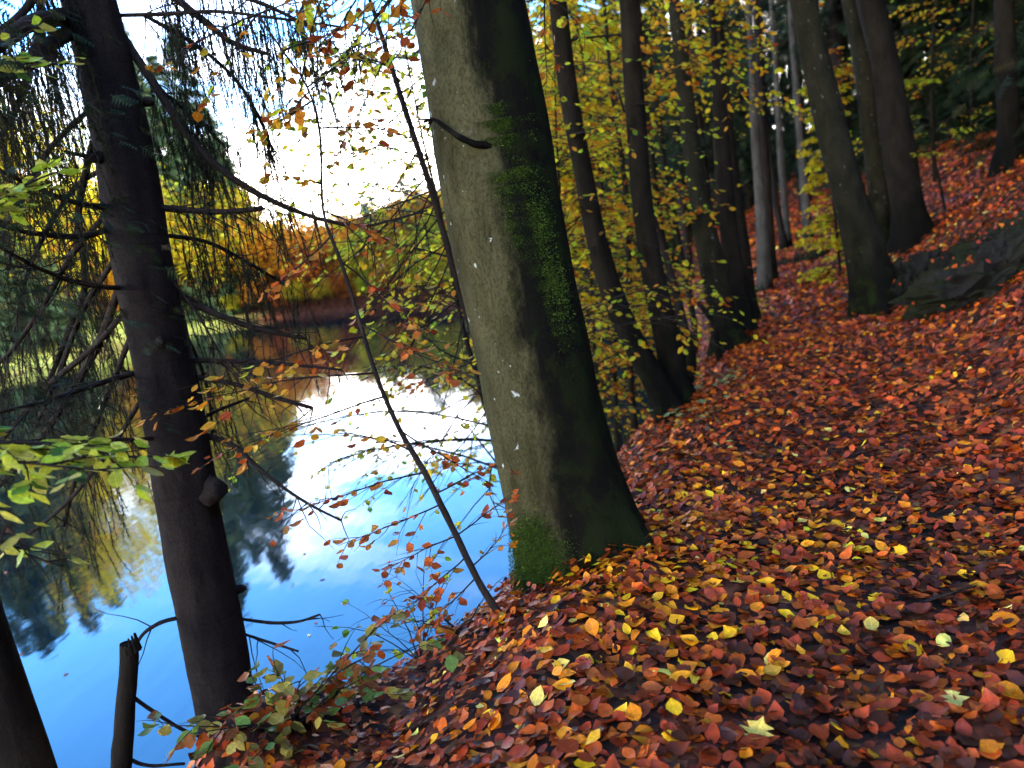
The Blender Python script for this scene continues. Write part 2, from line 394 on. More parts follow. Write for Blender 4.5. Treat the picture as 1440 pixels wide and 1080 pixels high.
# ------------------------------------------------------------------ palettes (linear albedo)
RB, RUST, ORG, YEL, PALE, DK, PUR = (.28, .036, .008), (.44, .078, .008), (.68, .19, .006), (.84, .40, .008), (.85, .55, .09), (.050, .012, .004), (.13, .024, .009)
P_PATH = [(34, RB), (17, RUST), (6, ORG), (.9, YEL), (.5, PALE), (32, DK), (20, PUR)]
P_CREST = [(36, RB), (32, RUST), (12, ORG), (1.6, YEL), (.9, PALE), (10, DK), (10, PUR)]
P_FOOT = [(20, RB), (28, RUST), (26, ORG), (12, YEL), (2, PALE), (7, DK), (5, PUR)]
P_BANK = [(32, RB), (30, RUST), (7, ORG), (1, YEL), (1.5, PALE), (18, DK), (6, PUR)]
P_SLOPE = [(42, RB), (32, RUST), (8, ORG), (1, YEL), (1.5, PALE), (10, DK), (10, PUR)]
GY, GRN, YG = (.50, .58, .03), (.18, .34, .025), (.70, .66, .03)
P_YELLOW = [(30, (.82, .58, .02)), (24, YG), (14, GY), (14, (.66, .29, .02)), (3, GRN), (8, (.75, .55, .06))]
P_YG = [(10, (.55, .36, .03)), (26, YG), (30, GY), (14, GRN), (7, (.50, .22, .025))]
P_ORANGE = [(34, (.64, .21, .012)), (24, (.70, .32, .02)), (12, RUST), (14, (.72, .44, .03)), (5, YG)]
P_COPPER = [(34, (.46, .09, .015)), (30, (.60, .18, .02)), (16, (.5, .22, .03)), (10, RB)]
P_HAZEL = [(34, (.66, .64, .05)), (22, (.42, .54, .035)), (22, (.76, .68, .10)), (8, (.52, .42, .06)), (6, (.10, .2, .03))]
P_CON = [(40, (.015, .026, .010)), (30, (.022, .033, .011)), (16, (.012, .018, .009)), (14, (.040, .036, .014))]
P_CONF = [(40, (.030, .060, .028)), (30, (.045, .075, .032)), (16, (.022, .040, .022)), (10, (.065, .08, .03))]

# ------------------------------------------------------------------ ground, water
def axis(lo, hi, c0, c1, fine, grow=1.13, mx=9.0):
    a = list(np.arange(c0, c1 + 1e-6, fine)); s = fine
    while a[-1] < hi: s = min(s * grow, mx); a.append(a[-1] + s)
    s = fine
    while a[0] > lo: s = min(s * grow, mx); a.insert(0, a[0] - s)
    return np.array(a)
ua = axis(-120, 320, -1, 13, .075); va = axis(-230, 200, -4.2, 5.5, .065)
U, V_ = np.meshgrid(ua, va, indexing='ij'); X, Y = xy(U, V_); Z = ground(X, Y)
g = G(); ni, nj = U.shape
I = np.arange(ni - 1)[:, None] * nj + np.arange(nj - 1)[None]
th_ = np.degrees(np.arctan2(X, Y)); rho_ = np.hypot(X, Y)
s_ = rho_ - np.interp(np.radians(th_), TH, RS)
meadow = ((s_ > -1) & (s_ < 26) & (th_ < -21) & (th_ > -70)).astype(float) * np.clip((s_ + 1) / 2, 0, 1)
g.add(np.stack([X, Y, Z], -1).reshape(-1, 3), f4=np.stack([I, I + nj, I + nj + 1, I + 1], -1).reshape(-1, 4), k=meadow.ravel())
floor = g.build('forest_floor', M_GROUND, kind='structure')
g = G(); g.add([(-240, -120, WATER_Z), (60, -120, WATER_Z), (60, 140, WATER_Z), (-240, 140, WATER_Z)], f4=[(0, 1, 2, 3)])
g.build('lake', M_WATER, kind='structure')

# ------------------------------------------------------------------ tree builders
def trunk_points(pix, base_px, D=None, height=9.0, extra_down=0.35):
    """pix: (px, py, width px) from top to bottom. Returns points base->top and radii"""
    P0 = hit(*base_px) if D is None else at_depth(base_px[0], base_px[1], D)
    pts, rad = [], []
    for px, py, w in pix[::-1]:
        P = on_plane(px, py, P0); pts.append(P); rad.append(.5 * w * ((P - CAM) @ _F) / FPX)
    pts = np.array(pts); rad = np.array(rad)
    d0 = nrm(pts[0] - pts[1])
    gz = float(ground(pts[0][0], pts[0][1]))
    ex = max(extra_down, (pts[0][2] - gz) + .3)
    pts = np.concatenate([[pts[0] + d0 * ex / max(.3, -d0[2])], pts]); rad = np.concatenate([[rad[0] * 1.05], rad])
    d = nrm(pts[-1] - pts[-2]); p = pts[-1].copy(); r = rad[-1]
    add, ra = [], []
    while p[2] < height:
        d = nrm(d * .8 + np.array([0, 0, .25]) + rng.normal(0, .03, 3)); p = p + d * .8
        fr = max(.12, 1 - (p[2] - pts[-1][2]) / (height + 1 - pts[-1][2])); add.append(p.copy()); ra.append(r * fr ** .7)
    if add: pts = np.concatenate([pts, add]); rad = np.concatenate([rad, ra])
    base = np.array([pts[1][0], pts[1][1], float(ground(pts[1][0], pts[1][1]))])
    return pts, rad, base
def crown_leaves(g, C, R, n, size, pal, flat=.7, clump=26, template=LOW):
    """leaf sprays spread through an ellipsoid volume, gathered in clumps"""
    cs = rng.normal(0, 1, (clump, 3)); cs = nrm(cs) * (rng.uniform(.15, 1, (clump, 1)) ** .5); cs = cs * np.asarray(R) + np.asarray(C)
    i = rng.integers(0, clump, n); P = cs[i] + rng.normal(0, 1, (n, 3)) * np.asarray(R) * np.array([.24, .24, .12])
    xd = rng.normal(0, 1, (n, 3)) * np.array([1, 1, .5]) + np.array([0, 0, -.3]); up = nrm(rng.normal(0, 1, (n, 3)) * (1 - flat) + np.array([0, 0, 1]))
    tint = np.exp(rng.normal(0, .22, (clump, 1)))[i]
    scatter(g, template, P, frames(xd, up), size * rng.uniform(.7, 1.3, n), np.clip(pick(pal, n) * tint, 0, .85))
    return cs
def spray(wood, start, d, length, pal, n_leaf, size=.07, r0=.012, droop=.25, side=5, leaves=None, lift=0.0, spread=.75, tpl=None):
    """a flat beech spray: bent twig with alternating side twigs; leaf frames appended to leaves (list) """
    d = nrm(d); n = 7; p = np.array(start, float); pts = [p.copy()]
    for i in range(n):
        d = nrm(d + np.array([0, 0, -droop / n + lift / n]) + rng.normal(0, .07, 3)); p = p + d * length / n; pts.append(p.copy())
    pts = np.array(pts); tube(wood, pts, np.linspace(r0, r0 * .25, n + 1), 4)
    up = np.array([0, 0, 1.0]); sd_ = nrm(np.cross(d, up)); axes = [pts]
    for j in range(side):
        q = .15 + .75 * j / max(1, side - 1); k = q * n; i = int(k); a = pts[i] + (pts[min(i + 1, n)] - pts[i]) * (k - i)
        sg = 1 if j % 2 else -1; dd = nrm(nrm(pts[min(i + 1, n)] - pts[i]) * .75 + sd_ * sg * spread + np.array([0, 0, rng.normal(-.05, .12)]))
        ln = length * (.55 - .32 * q) * rng.uniform(.7, 1.3); m = 4; pp = [a]
        for _ in range(m):
            dd = nrm(dd + np.array([0, 0, -droop * .25]) + rng.normal(0, .08, 3)); pp.append(pp[-1] + dd * ln / m)
        pp = np.array(pp); tube(wood, pp, np.linspace(r0 * .5, r0 * .15, m + 1), 3); axes.append(pp)
    if n_leaf:
        lens = np.array([np.linalg.norm(np.diff(a, axis=0), axis=1).sum() for a in axes]); pr = lens / lens.sum()
        for _ in range(n_leaf):
            a = axes[rng.choice(len(axes), p=pr)]; k = rng.uniform(.12, 1) ** .8 * (len(a) - 1); i = min(int(k), len(a) - 2)
            P = a[i] + (a[i + 1] - a[i]) * (k - i); T = nrm(a[i + 1] - a[i]); sg = rng.choice([-1, 1])
            xd = T * .6 + nrm(np.cross(T, up)) * sg * rng.uniform(.4, 1) + np.array([0, 0, rng.normal(-.25, .25)])
            leaves.append((P, xd, nrm(np.array([0, 0, 1]) + rng.normal(0, .38, 3)), size * rng.uniform(.65, 1.25)))
    return pts
def leaves_mesh(g, L, pal, tpl=LOW, jit=.14):
    if not L: return
    P = np.array([l[0] for l in L]); M = frames(np.array([l[1] for l in L]), np.array([l[2] for l in L])); scatter(g, tpl, P, M, np.array([l[3] for l in L]), pick(pal, len(L), jit))
_leafmesh = {}
def leaf_data(shape, rgb, name='leaf'):
    key = (shape, tuple(np.round(rgb, 3)), name)
    if key not in _leafmesh:
        v, f = MAPLE if shape == 99 else LEAVES[shape]; me = bpy.data.meshes.new(name); me.from_pydata(v.tolist(), [], f.tolist())
        me.polygons.foreach_set('use_smooth', np.ones(len(me.polygons), bool))
        mk = tuple(np.round(rgb, 3)) + (name,)
        if mk not in _leafmat: _leafmat[mk] = leaf_mat('leaf_colour', .38, .12 if name == 'fallen_leaf' else .5, .18, fixed=rgb)
        me.materials.append(_leafmat[mk]); _leafmesh[key] = me
    return _leafmesh[key]
_leafmat = {}
def leaf_objects(L, pal, parent, off, name='leaf', shapes=(0, 1, 3, 4)):
    cols = [p[1] for p in pal]; w = np.array([p[0] for p in pal], float); w /= w.sum()
    for P, xd, up, s in L:
        c = cols[rng.choice(len(cols), p=w)]; M = frames(np.asarray(xd)[None], np.asarray(up)[None])[0]
        o = bpy.data.objects.new(name, leaf_data(int(rng.choice(shapes)), c, name)); COL.objects.link(o)
        if parent is not None: o.parent = parent
        q = np.asarray(P) - np.asarray(off)
        mw = Matrix(((*(M[0] * s), q[0]), (*(M[1] * s), q[1]), (*(M[2] * s), q[2]), (0, 0, 0, 1)))
        o.matrix_local = mw

# ------------------------------------------------------------------ the big beech at the edge of the path
BEECH_PX = [(658, 0, 158), (675, 100, 160), (691, 200, 163), (707, 300, 163), (728, 400, 160), (751, 500, 160), (770, 600, 163), (785, 660, 166), (801, 720, 170), (817, 790, 172)]
pts, rad, base = trunk_points(BEECH_PX, (808, 790), height=11)
beech = thing('beech_tree', base, 'thick mossy beech trunk with pale lichen spots, leaning on the crest between path and lake', 'tree')
BB = base.copy()
sm = spline(np.c_[pts, rad], 150); bp, br = sm[:, :3], sm[:, 3]
lob = rng.uniform(0, 6.28, 6)
def beech_fn(R, a, P):
    h = (P[:, 2] - BB[2])[:, None]
    fl = np.exp(-np.clip(h, 0, 9) / .22)
    side = np.clip(.5 + 1.0 * latf, 0, 1.3)
    R = R * (1 + .05 * fl + side * (.16 * fl + .34 * fl ** 1.3 * np.maximum(0, np.cos(5 * a + lob[0]))[None, :] ** 2))
    R = R * (1 + .022 * np.sin(3 * a[None] + 2.2 * h + lob[1]) + .014 * np.sin(7 * a[None] - 3 * h + lob[2]) + .008 * np.sin(13 * a[None] + 9 * h))
    for hz, ha, s in ((1.75, 2.6, .06), (1.05, 4.0, .05), (2.25, 4.4, .05), (.72, 3.2, .05)):      # old branch scars
        da = np.angle(np.exp(1j * (a[None] - ha))); R = R + .018 * np.exp(-(da / .35) ** 2 - ((h - hz) / s) ** 2)
    return R
g = G(); NS = 72
_T = nrm(np.gradient(bp, axis=0)); _A = nrm(np.cross(np.array([0, 0, 1.0]) if abs(_T[0, 2]) < .8 else np.array([1.0, 0, 0]), _T)); _B = np.cross(_T, _A); _a = np.linspace(0, 2 * np.pi, NS, endpoint=False); _r = nrm(np.array([BB[1], -BB[0], 0]))
latf = np.cos(_a)[None] * (_A @ _r)[:, None] + np.sin(_a)[None] * (_B @ _r)[:, None]
tube(g, bp, br, NS, fn=beech_fn)
v = g.v[0]; rel = v[:-1].reshape(len(bp), NS, 3) - bp[:, None, :]
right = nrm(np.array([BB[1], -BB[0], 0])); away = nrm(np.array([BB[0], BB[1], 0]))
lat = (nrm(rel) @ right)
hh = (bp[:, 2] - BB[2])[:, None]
wet_shade_k = np.clip((lat + .10 + .10 * np.sin(hh * 2.1) + .05 * np.sin(hh * 5.3)) * 1.9 + .45, -.6, 1.6) + 1.0 * np.exp(-np.clip(hh, 0, 9) / .20) * (lat > -2)  # right side darkened: damp algae plus side shade put into the bark colour
g.k[0] = np.concatenate([wet_shade_k.ravel(), [0]])
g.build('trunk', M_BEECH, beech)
# moss cushions: thousands of short blades in patches on the shaded side and round the foot
def moss_blades(g, spots, n_each, pal):
    for (px, py, rx, ry, n) in spots:
        n = int(n * 6.5); qx = px + rng.normal(0, rx, n); qy = py + rng.normal(0, ry, n)
        P, N = [], []
        for x_, y_ in zip(qx, qy):
            d = ray(x_, y_); t0 = None
            axis_p = bp; rel_ = axis_p - CAM; tt = rel_ @ d; dist = np.linalg.norm(rel_ - tt[:, None] * d, axis=1)
            sc_ = np.exp(-np.clip(bp[:, 2] - BB[2], 0, 9) / .22); R_ = br * (1 + .22 * sc_)
            i = np.argmin(dist / R_)
            if dist[i] > R_[i] * .985: continue
            t_ = tt[i] - math.sqrt(R_[i] ** 2 - dist[i] ** 2); p = CAM + d * t_; P.append(p); nrm_ = p - axis_p[i]; N.append(nrm_ / np.linalg.norm(nrm_))
        if not P: continue
        P = np.array(P); N = np.array(N); m = len(P)
        xd = N + rng.normal(0, .55, (m, 3)) + np.array([0, 0, -.35]); c = pick(pal, m, .25)
        scatter(g, (np.array([[0, -.22, 0], [0, .22, 0], [1, 0, 0]]), np.array([(0, 1, 2)])), P - N * .004, frames(xd, rng.normal(0, 1, (m, 3))), rng.uniform(.005, .013, m), c)
P_MOSS = [(30, (.042, .080, .008)), (30, (.068, .12, .010)), (20, (.020, .036, .005)), (8, (.14, .18, .018))]
g = G()
moss_blades(g, [(700, 175, 22, 16, 900), (735, 240, 10, 9, 150), (712, 255, 18, 10, 350), (740, 320, 18, 26, 900), (728, 345, 16, 14, 500), (760, 395, 22, 18, 800), (735, 425, 14, 12, 350), (748, 465, 14, 10, 450), (790, 440, 14, 30, 120),
                (752, 790, 22, 28, 2600), (760, 830, 24, 18, 1600), (740, 755, 14, 14, 500), (800, 610, 16, 40, 120), (755, 110, 14, 24, 100), (820, 650, 20, 40, 90)], 0, P_MOSS)
g.build('moss', M_MOSS, beech, kind='stuff')
# dead mossy stub that crosses the trunk face
g = G(); P1 = hit(808, 790)
pp = [on_plane(x_, y_, BB) + (CAM - on_plane(x_, y_, BB)) * q for x_, y_, q in ((690, 205, .066), (668, 203, .079), (645, 192, .080), (625, 178, .072), (608, 168, .062), (596, 172, .055))]
tube(g, spline(pp, 14), np.linspace(.020, .006, 14), 8, .12, k=1.0)
for dx in ((590, 186), (604, 200), (588, 168)):
    e = on_plane(dx[0], dx[1], BB); e = e + (CAM - e) * .05
    tube(g, spline([pp[4], (pp[4] + e) / 2 + rng.normal(0, .01, 3), e], 5), np.linspace(.006, .003, 5), 5, k=1.0)
g.build('branch', M_TWIG, beech)
g = G(); gl = G()
for i in range(9):
    p = bp[np.argmin(abs(bp[:, 2] - rng.uniform(5.2, 10)))]; a = rng.uniform(0, 6.28); dd = np.array([math.cos(a), math.sin(a), rng.uniform(.15, .7)])
    q = [p, p + dd * 1.3 + rng.normal(0, .1, 3), p + dd * 2.7 + np.array([0, 0, .3])]; tube(g, spline(q, 9), np.linspace(.08, .02, 9), 6)
g.build('limb', M_BEECH2, beech)
crown_leaves(gl, BB + np.array([1.6, -.3, 8.6]), (3.8, 3.6, 2.6), 4500, .17, P_ORANGE, clump=60)
gl.build('crown', M_FOL, beech, kind='stuff')

for a_, b_, D_, n_ in (((620, -90), (470, 110), 3.2, 26), ((600, -60), (400, 210), 3.6, 28), ((560, -80), (430, 60), 3.0, 24), ((640, -60), (540, 190), 4.2, 24), ((760, -60), (800, 120), 4.4, 22), ((520, -80), (480, 240), 4.6, 26), ((740, -40), (860, 60), 4.6, 22), ((480, -80), (400, 130), 4.0, 26), ((600, -90), (520, 120), 5.0, 26), ((560, -60), (460, 190), 5.4, 28), ((640, -90), (560, 90), 3.4, 22), ((450, -60), (380, 60), 3.4, 20)):
    A_, B_ = at_depth(*a_, D_), at_depth(*b_, D_ + .1); wd_, L_ = G(), []
    spray(wd_, A_, B_ - A_, np.linalg.norm(B_ - A_) * 1.05, P_COPPER, n_, .052, .006, .1, 9, L_, 0, .8)
    i_ = int(np.argmin(abs(bp[:, 2] - (A_[2] + 1.0)))); tube(wd_, spline([bp[i_], (bp[i_] + A_) / 2 + [0, 0, .35], A_], 8), np.linspace(.02, .006, 8), 5)
    br_ = wd_.build('branch', M_TWIG, beech); leaf_objects(L_, [P_COPPER, P_ORANGE, P_YG][rng.integers(3)], br_, br_['_o'])

# ------------------------------------------------------------------ the spruce at the water's edge
SPR_PX = [(125, 0, 73), (150, 100, 76), (172, 200, 78), (188, 300, 79), (207, 400, 78), (228, 500, 80), (247, 600, 83), (263, 700, 84), (281, 800, 84), (301, 900, 83), (319, 1000, 80), (330, 1060, 86)]
pts, rad, base = trunk_points(SPR_PX, (330, 1060), D=4.2, height=12, extra_down=1.2)
spruce = thing('spruce_tree', base, 'dark bare-branched spruce trunk at the water\'s edge on the left, with drooping needle twigs', 'tree')
sm = spline(np.c_[pts, rad], 120); sp_, sr_ = sm[:, :3], sm[:, 3]
SB = base.copy(); sn = rng.uniform(0, 6.28, 8)
def spruce_fn(R, a, P):
    h = P[:, 2][:, None]
    return R * (1 + .02 * np.sin(4 * a[None] + 3 * h + sn[0]) + .014 * np.sin(9 * a[None] - 5 * h + sn[1]) + .012 * np.sin(37 * h + 3 * np.sin(2 * a[None])))
g = G(); tube(g, sp_, sr_, 40, fn=spruce_fn, jitter=.004)
for hz, a in ((.0, .4), (.35, 2.0), (.8, 3.5), (1.3, 5.2), (1.7, 1.2), (2.2, 4.2), (2.5, .2), (-.6, 4.8)):
    i = int(np.argmin(abs(sp_[:, 2] - hz))); d = np.array([math.cos(a), math.sin(a), -.1]); tube(g, [sp_[i] + d * sr_[i] * .8, sp_[i] + d * (sr_[i] + .03), sp_[i] + d * (sr_[i] + .05)], [.03, .022, .008], 8, .1)
g.build('trunk', M_SPRUCE, spruce)

def needle_strand(g, gw, p, length, sway=.1, dens=140, size=.022, lean=(0, 0, -1)):
    n = 6; d = nrm(np.asarray(lean, float) + rng.normal(0, .08, 3)); q = [np.asarray(p, float)]
    for _ in range(n): d = nrm(d + rng.normal(0, sway, 3) + np.array([0, 0, -.12])); q.append(q[-1] + d * length / n)
    q = np.array(q); tube(gw, q, np.linspace(.0035, .0012, n + 1), 3)
    m = max(6, int(dens * length)); k = rng.uniform(0, n, m); i = np.minimum(k.astype(int), n - 1); P = q[i] + (q[i + 1] - q[i]) * (k - i)[:, None]
    T = nrm(q[i + 1] - q[i]); xd = T * .8 + rng.normal(0, .5, (m, 3))
    scatter(g, (np.array([[0, -.06, 0], [0, .06, 0], [1, 0, 0]]), np.array([(0, 1, 2)])), P, frames(xd, rng.normal(0, 1, (m, 3))), size * rng.uniform(.7, 1.4, m), pick(P_CON, m, .25))
def pix_branch(pix, P0, root=None, r=None, n=12, toward=0.0):
    """branch through pixels; toward > 0 brings its tip nearer the camera (metres)"""
    out, rr = [], []
    for i, (x_, y_, w) in enumerate(pix):
        P = on_plane(x_, y_, P0); f = i / (len(pix) - 1); d = P - CAM; L = np.linalg.norm(d); P = CAM + d * (1 - toward * f / L); out.append(P); rr.append(.5 * w * ((P - CAM) @ _F) / FPX)
    s = spline(np.c_[out, rr], n); return s[:, :3], np.maximum(s[:, 3], .0015)
def side_twigs(g, pts, n, length, r=.004, down=.5, droop=.3):
    ends = []
    for _ in range(n):
        i = rng.integers(len(pts) // 5, len(pts)); T = nrm(pts[min(i + 1, len(pts) - 1)] - pts[i - 1]); d = nrm(T * .6 + rng.normal(0, .6, 3) + np.array([0, 0, -down])); L = length * rng.uniform(.5, 1.3); q = [pts[i]]
        for _ in range(4): d = nrm(d + rng.normal(0, .18, 3) + np.array([0, 0, -droop * .3])); q.append(q[-1] + d * L / 4)
        tube(g, q, np.linspace(r, r * .3, 5), 3); ends.append(np.array(q))
    return ends
# (pixels, tip towards the camera, dead side twigs, needle strands, strand length)
BR = [
 ([(60, -40, 10), (50, 60, 9), (20, 160, 8), (-30, 240, 6)], -.6, 12, 16, .42),
 ([(150, 300, 8), (100, 360, 8), (60, 430, 7), (10, 500, 6), (-40, 540, 5)], -.6, 14, 8, .35),
 ([(165, 360, 8), (120, 430, 8), (85, 520, 7), (50, 600, 6)], -.9, 14, 9, .35),
 ([(185, 470, 8), (150, 560, 7), (110, 660, 6), (90, 740, 5)], -.8, 12, 8, .3),
 ([(200, 560, 7), (150, 640, 6), (80, 720, 5), (0, 780, 4)], -.6, 12, 6, .3),
 ([(130, 150, 8), (70, 210, 8), (20, 300, 7), (-30, 360, 6)], -.9, 14, 14, .38),
 ([(140, 240, 7), (100, 270, 7), (40, 380, 6), (20, 470, 5)], -1.4, 14, 14, .4),
 ([(215, 420, 7), (260, 470, 6), (290, 540, 5), (300, 620, 4)], -.6, 12, 8, .3),
 ([(225, 330, 7), (290, 340, 6), (350, 370, 5), (400, 400, 4)], -.6, 12, 16, .3),
 ([(165, 40, 13), (215, 115, 13), (260, 185, 11), (300, 230, 10), (350, 265, 9), (425, 300, 7), (500, 318, 5), (600, 296, 3)], .4, 5, 10, .22),
 ([(212, 290, 10), (260, 295, 10), (310, 298, 8), (370, 293, 7)], .3, 8, 8, .25),
 ([(235, 402, 13), (270, 425, 11), (330, 452, 9), (390, 468, 8), (430, 476, 5)], .2, 8, 4, .2),
 ([(160, 318, 9), (130, 330, 9), (85, 332, 8), (40, 327, 7), (10, 320, 5)], .3, 6, 0, .2),
 ([(155, 292, 10), (110, 286, 8), (60, 268, 7), (0, 240, 6)], .5, 8, 2, .2),
 ([(180, 405, 8), (140, 403, 7), (95, 393, 7), (50, 375, 6), (0, 348, 5)], .5, 7, 0, .2),
 ([(148, 220, 8), (120, 219, 6), (92, 213, 5)], .1, 0, 0, .1),
 ([(255, 506, 9), (320, 508, 7), (390, 511, 6), (480, 520, 3)], .3, 8, 0, .2),
 ([(262, 528, 9), (330, 540, 7), (385, 558, 7), (440, 574, 5)], .3, 6, 0, .2),
 ([(105, 22, 26), (75, 25, 24), (40, 35, 22), (0, 62, 20), (-60, 110, 16)], .8, 4, 8, .5),
 ([(110, 40, 22), (75, 60, 20), (40, 85, 19), (0, 112, 17), (-60, 150, 14)], .9, 4, 8, .5),
 ([(255, 614, 8), (190, 618, 6), (100, 617, 5)], .3, 5, 0, .2),
 ([(335, 870, 4), (390, 876, 5), (420, 874, 4), (450, 864, 3)], .1, 2, 0, .1),
 ([(338, 890, 4), (375, 902, 4), (420, 916, 3)], .1, 2, 0, .1),
 ([(255, 868, 6), (225, 876, 6), (200, 893, 5), (188, 912, 4)], .1, 1, 0, .1),
 ([(150, 22, 6), (230, 20, 6), (300, 16, 5), (390, 26, 4), (480, 38, 3)], .5, 8, 18, .22),
 ([(150, -40, 12), (240, -6, 11), (290, 32, 10), (330, 62, 8), (378, 76, 5)], .3, 6, 16, .30),
 ([(195, 523, 9), (150, 536, 8), (100, 553, 7), (40, 570, 6), (-20, 585, 5)], .4, 8, 4, .25),
 ([(175, 440, 8), (130, 490, 9), (70, 540, 8), (0, 620, 7), (-40, 660, 6)], -.5, 10, 6, .3),
 ([(285, 612, 9), (322, 622, 8), (355, 650, 6), (395, 683, 5), (440, 712, 4), (480, 732, 3)], .3, 8, 0, .2),
 ([(262, 600, 6), (300, 580, 5), (350, 560, 4)], -.3, 3, 0, .2),
 ([(170, 400, 12), (140, 480, 12), (95, 560, 10), (40, 640, 9), (-20, 700, 8)], -.9, 14, 10, .3),
 ([(130, 200, 9), (110, 300, 10), (120, 400, 9), (95, 470, 8), (60, 560, 7)], -1.2, 14, 14, .3),
 ([(210, 330, 5), (240, 390, 5), (270, 430, 4), (300, 480, 3), (330, 545, 2)], .2, 5, 0, .2),
 ([(100, -60, 14), (60, -20, 13), (20, 30, 11), (-40, 60, 9)], .3, 6, 22, .45),
 ([(140, -90, 10), (220, -60, 9), (300, -20, 8), (380, 10, 6), (440, 40, 4)], .2, 8, 22, .38),
 ([(200, 20, 6), (270, 60, 6), (330, 110, 5), (375, 190, 4), (385, 215, 3)], -.2, 6, 20, .22),
 ([(180, 60, 6), (230, 130, 6), (280, 170, 5), (310, 200, 4)], -.5, 6, 22, .35),
]
for pix, tw, nt_, ns, sl in BR:
    P, R = pix_branch(pix, SB, n=14, toward=tw); gb = G(); tube(gb, P, R, 7, .06)
    ends = side_twigs(gb, P, nt_ * 2, .30, .0042, .35)
    bo = gb.build('branch', M_TWIG, spruce)
    if ns:
        gn, gw = G(), G(); cand = [P[i] for i in range(3, len(P))] + [e[j] for e in ends for j in (2, 4)]
        for _ in range(int(ns * 4.5)): needle_strand(gn, gw, cand[rng.integers(len(cand))] + rng.normal(0, .03, 3), sl * rng.uniform(.4, 1.5), dens=330, size=.023)
        gn.build('needle_foliage', M_NEEDLE, bo, kind='stuff'); gw.build('twig', M_TWIG, bo, kind='stuff')
# knot stub
g = G(); q = on_plane(300, 690, SB); q = q + (CAM - q) * .035
tube(g, [on_plane(285, 690, SB), q, q + np.array([.05, -.05, .02]), q + np.array([.06, -.055, .02])], [.075, .07, .05, .02], 9, .16); g.build('knot', M_PALE if False else M_SPRUCE, spruce)
# high crown, above the frame: whorls of drooping boughs
def conifer_boughs(g, axis, z0, z1, r0, n, pal, seg=11, size=.5):
    """axis: function z -> point; boughs as drooping fans of needle sprays"""
    zs = z0 + (z1 - z0) * np.sort(rng.uniform(0, 1, n)) ; Ps, Xs, Us, Sz = [], [], [], []
    for z in zs:
        f = (z - z0) / (z1 - z0); L = r0 * (1 - f) ** .85 * rng.uniform(.7, 1.15) + .25; a = rng.uniform(0, 6.28); o = axis(z)
        hd = np.array([math.cos(a), math.sin(a), 0]); k = np.linspace(.12, 1, seg)
        for kk in k:
            p = o + hd * L * kk + np.array([0, 0, .12 * L * kk - .38 * L * kk ** 2]); sd_ = np.array([-hd[1], hd[0], 0])
            for sg in (-1, 0, 1):
                if rng.random() < .25: continue
                Ps.append(p + sd_ * sg * .10 * L + rng.normal(0, .05 * L, 3)); Xs.append(hd * .7 + sd_ * sg * .7 + np.array([0, 0, -.45 + rng.normal(0, .2)])); Us.append(np.array([0, 0, 1]) + rng.normal(0, .45, 3)); Sz.append(size * (.5 + .22 * L) * rng.uniform(.7, 1.3))
    scatter(g, CONT, np.array(Ps), frames(np.array(Xs), np.array(Us)), np.array(Sz), pick(pal, len(Ps), .2))
_c = [[0, -.03, 0], [0, .03, 0], [1, 0, -.06]]; _f = [(0, 1, 2)]
for q_ in np.linspace(.15, .85, 6):                      # a needle spray: stem with paired pointed twigs
    for sg in (-1, 1):
        b_ = len(_c); _c += [[q_ - .05, 0, 0], [q_ + .05, 0, 0], [q_ + .22 * (1.1 - q_), sg * .42 * (1.05 - q_ * .8), -.05]]; _f.append((b_, b_ + 1, b_ + 2))
CONT = (np.array(_c), np.array(_f))
g = G(); conifer_boughs(g, lambda z: sp_[np.argmin(abs(sp_[:, 2] - z))], 4.6, 13.0, 1.7, 46, P_CON); g.build('crown', M_NEEDLE, spruce, kind='stuff')

P_MIX_ = [(40, (.86, .56, .012)), (24, (.80, .64, .02)), (10, GY), (16, (.80, .32, .012)), (2, GRN)]; P_OY_ = [(30, (.70, .30, .02)), (28, (.74, .44, .02)), (20, YG), (12, RUST)]
# ------------------------------------------------------------------ plain trunks along the path
def simple_tree(name, pix, base_px, label, mat_, D=None, height=11, crown=None, sides=20, flare=.55, group=None, kfun=None, moss_h=.5):
    pts, rad, base = trunk_points(pix, base_px, D, height); t = thing(name, base, label, 'tree', group)
    s = spline(np.c_[pts, rad], 60); P, R = s[:, :3], s[:, 3]; ph = rng.uniform(0, 6.28, 4)
    def fn(Rr, a, Pp):
        h = (Pp[:, 2] - base[2])[:, None]; f = np.exp(-np.clip(h, 0, 99) / .22)
        return Rr * (1 + flare * f * (.6 + .6 * np.cos(4 * a[None] + ph[0])) + .05 * np.sin(2 * a[None] + 2.7 * h + ph[1]) + .03 * np.sin(5 * a[None] - 4 * h + ph[2]))
    g = G(); tube(g, P, R, sides, fn=fn)
    h = P[:, 2] - base[2]; kv = .25 + 1.3 * np.exp(-np.clip(h, 0, 9) / moss_h); g.k[0] = np.concatenate([np.repeat(kv, sides), [0]])
    g.build('trunk', mat_, t)
    if crown:
        C = P[np.argmin(abs(P[:, 2] - crown[0]))]; gl = G(); cs = crown_leaves(gl, C, crown[1], crown[2], crown[3], crown[4], clump=34)
        gb = G()
        for c_ in cs[:14]:
            i = int(np.argmin(abs(P[:, 2] - max(C[2] - crown[1][2] * .9, c_[2] - .9)))); tube(gb, spline([P[i], (P[i] + c_) / 2 + np.array([0, 0, .15]), c_], 7), np.linspace(max(.012, R[i] * .4), .006, 7), 5)
        gb.build('limb', mat_, t); gl.build('crown', M_FOL, t, kind='stuff')
    return t, P, R, base
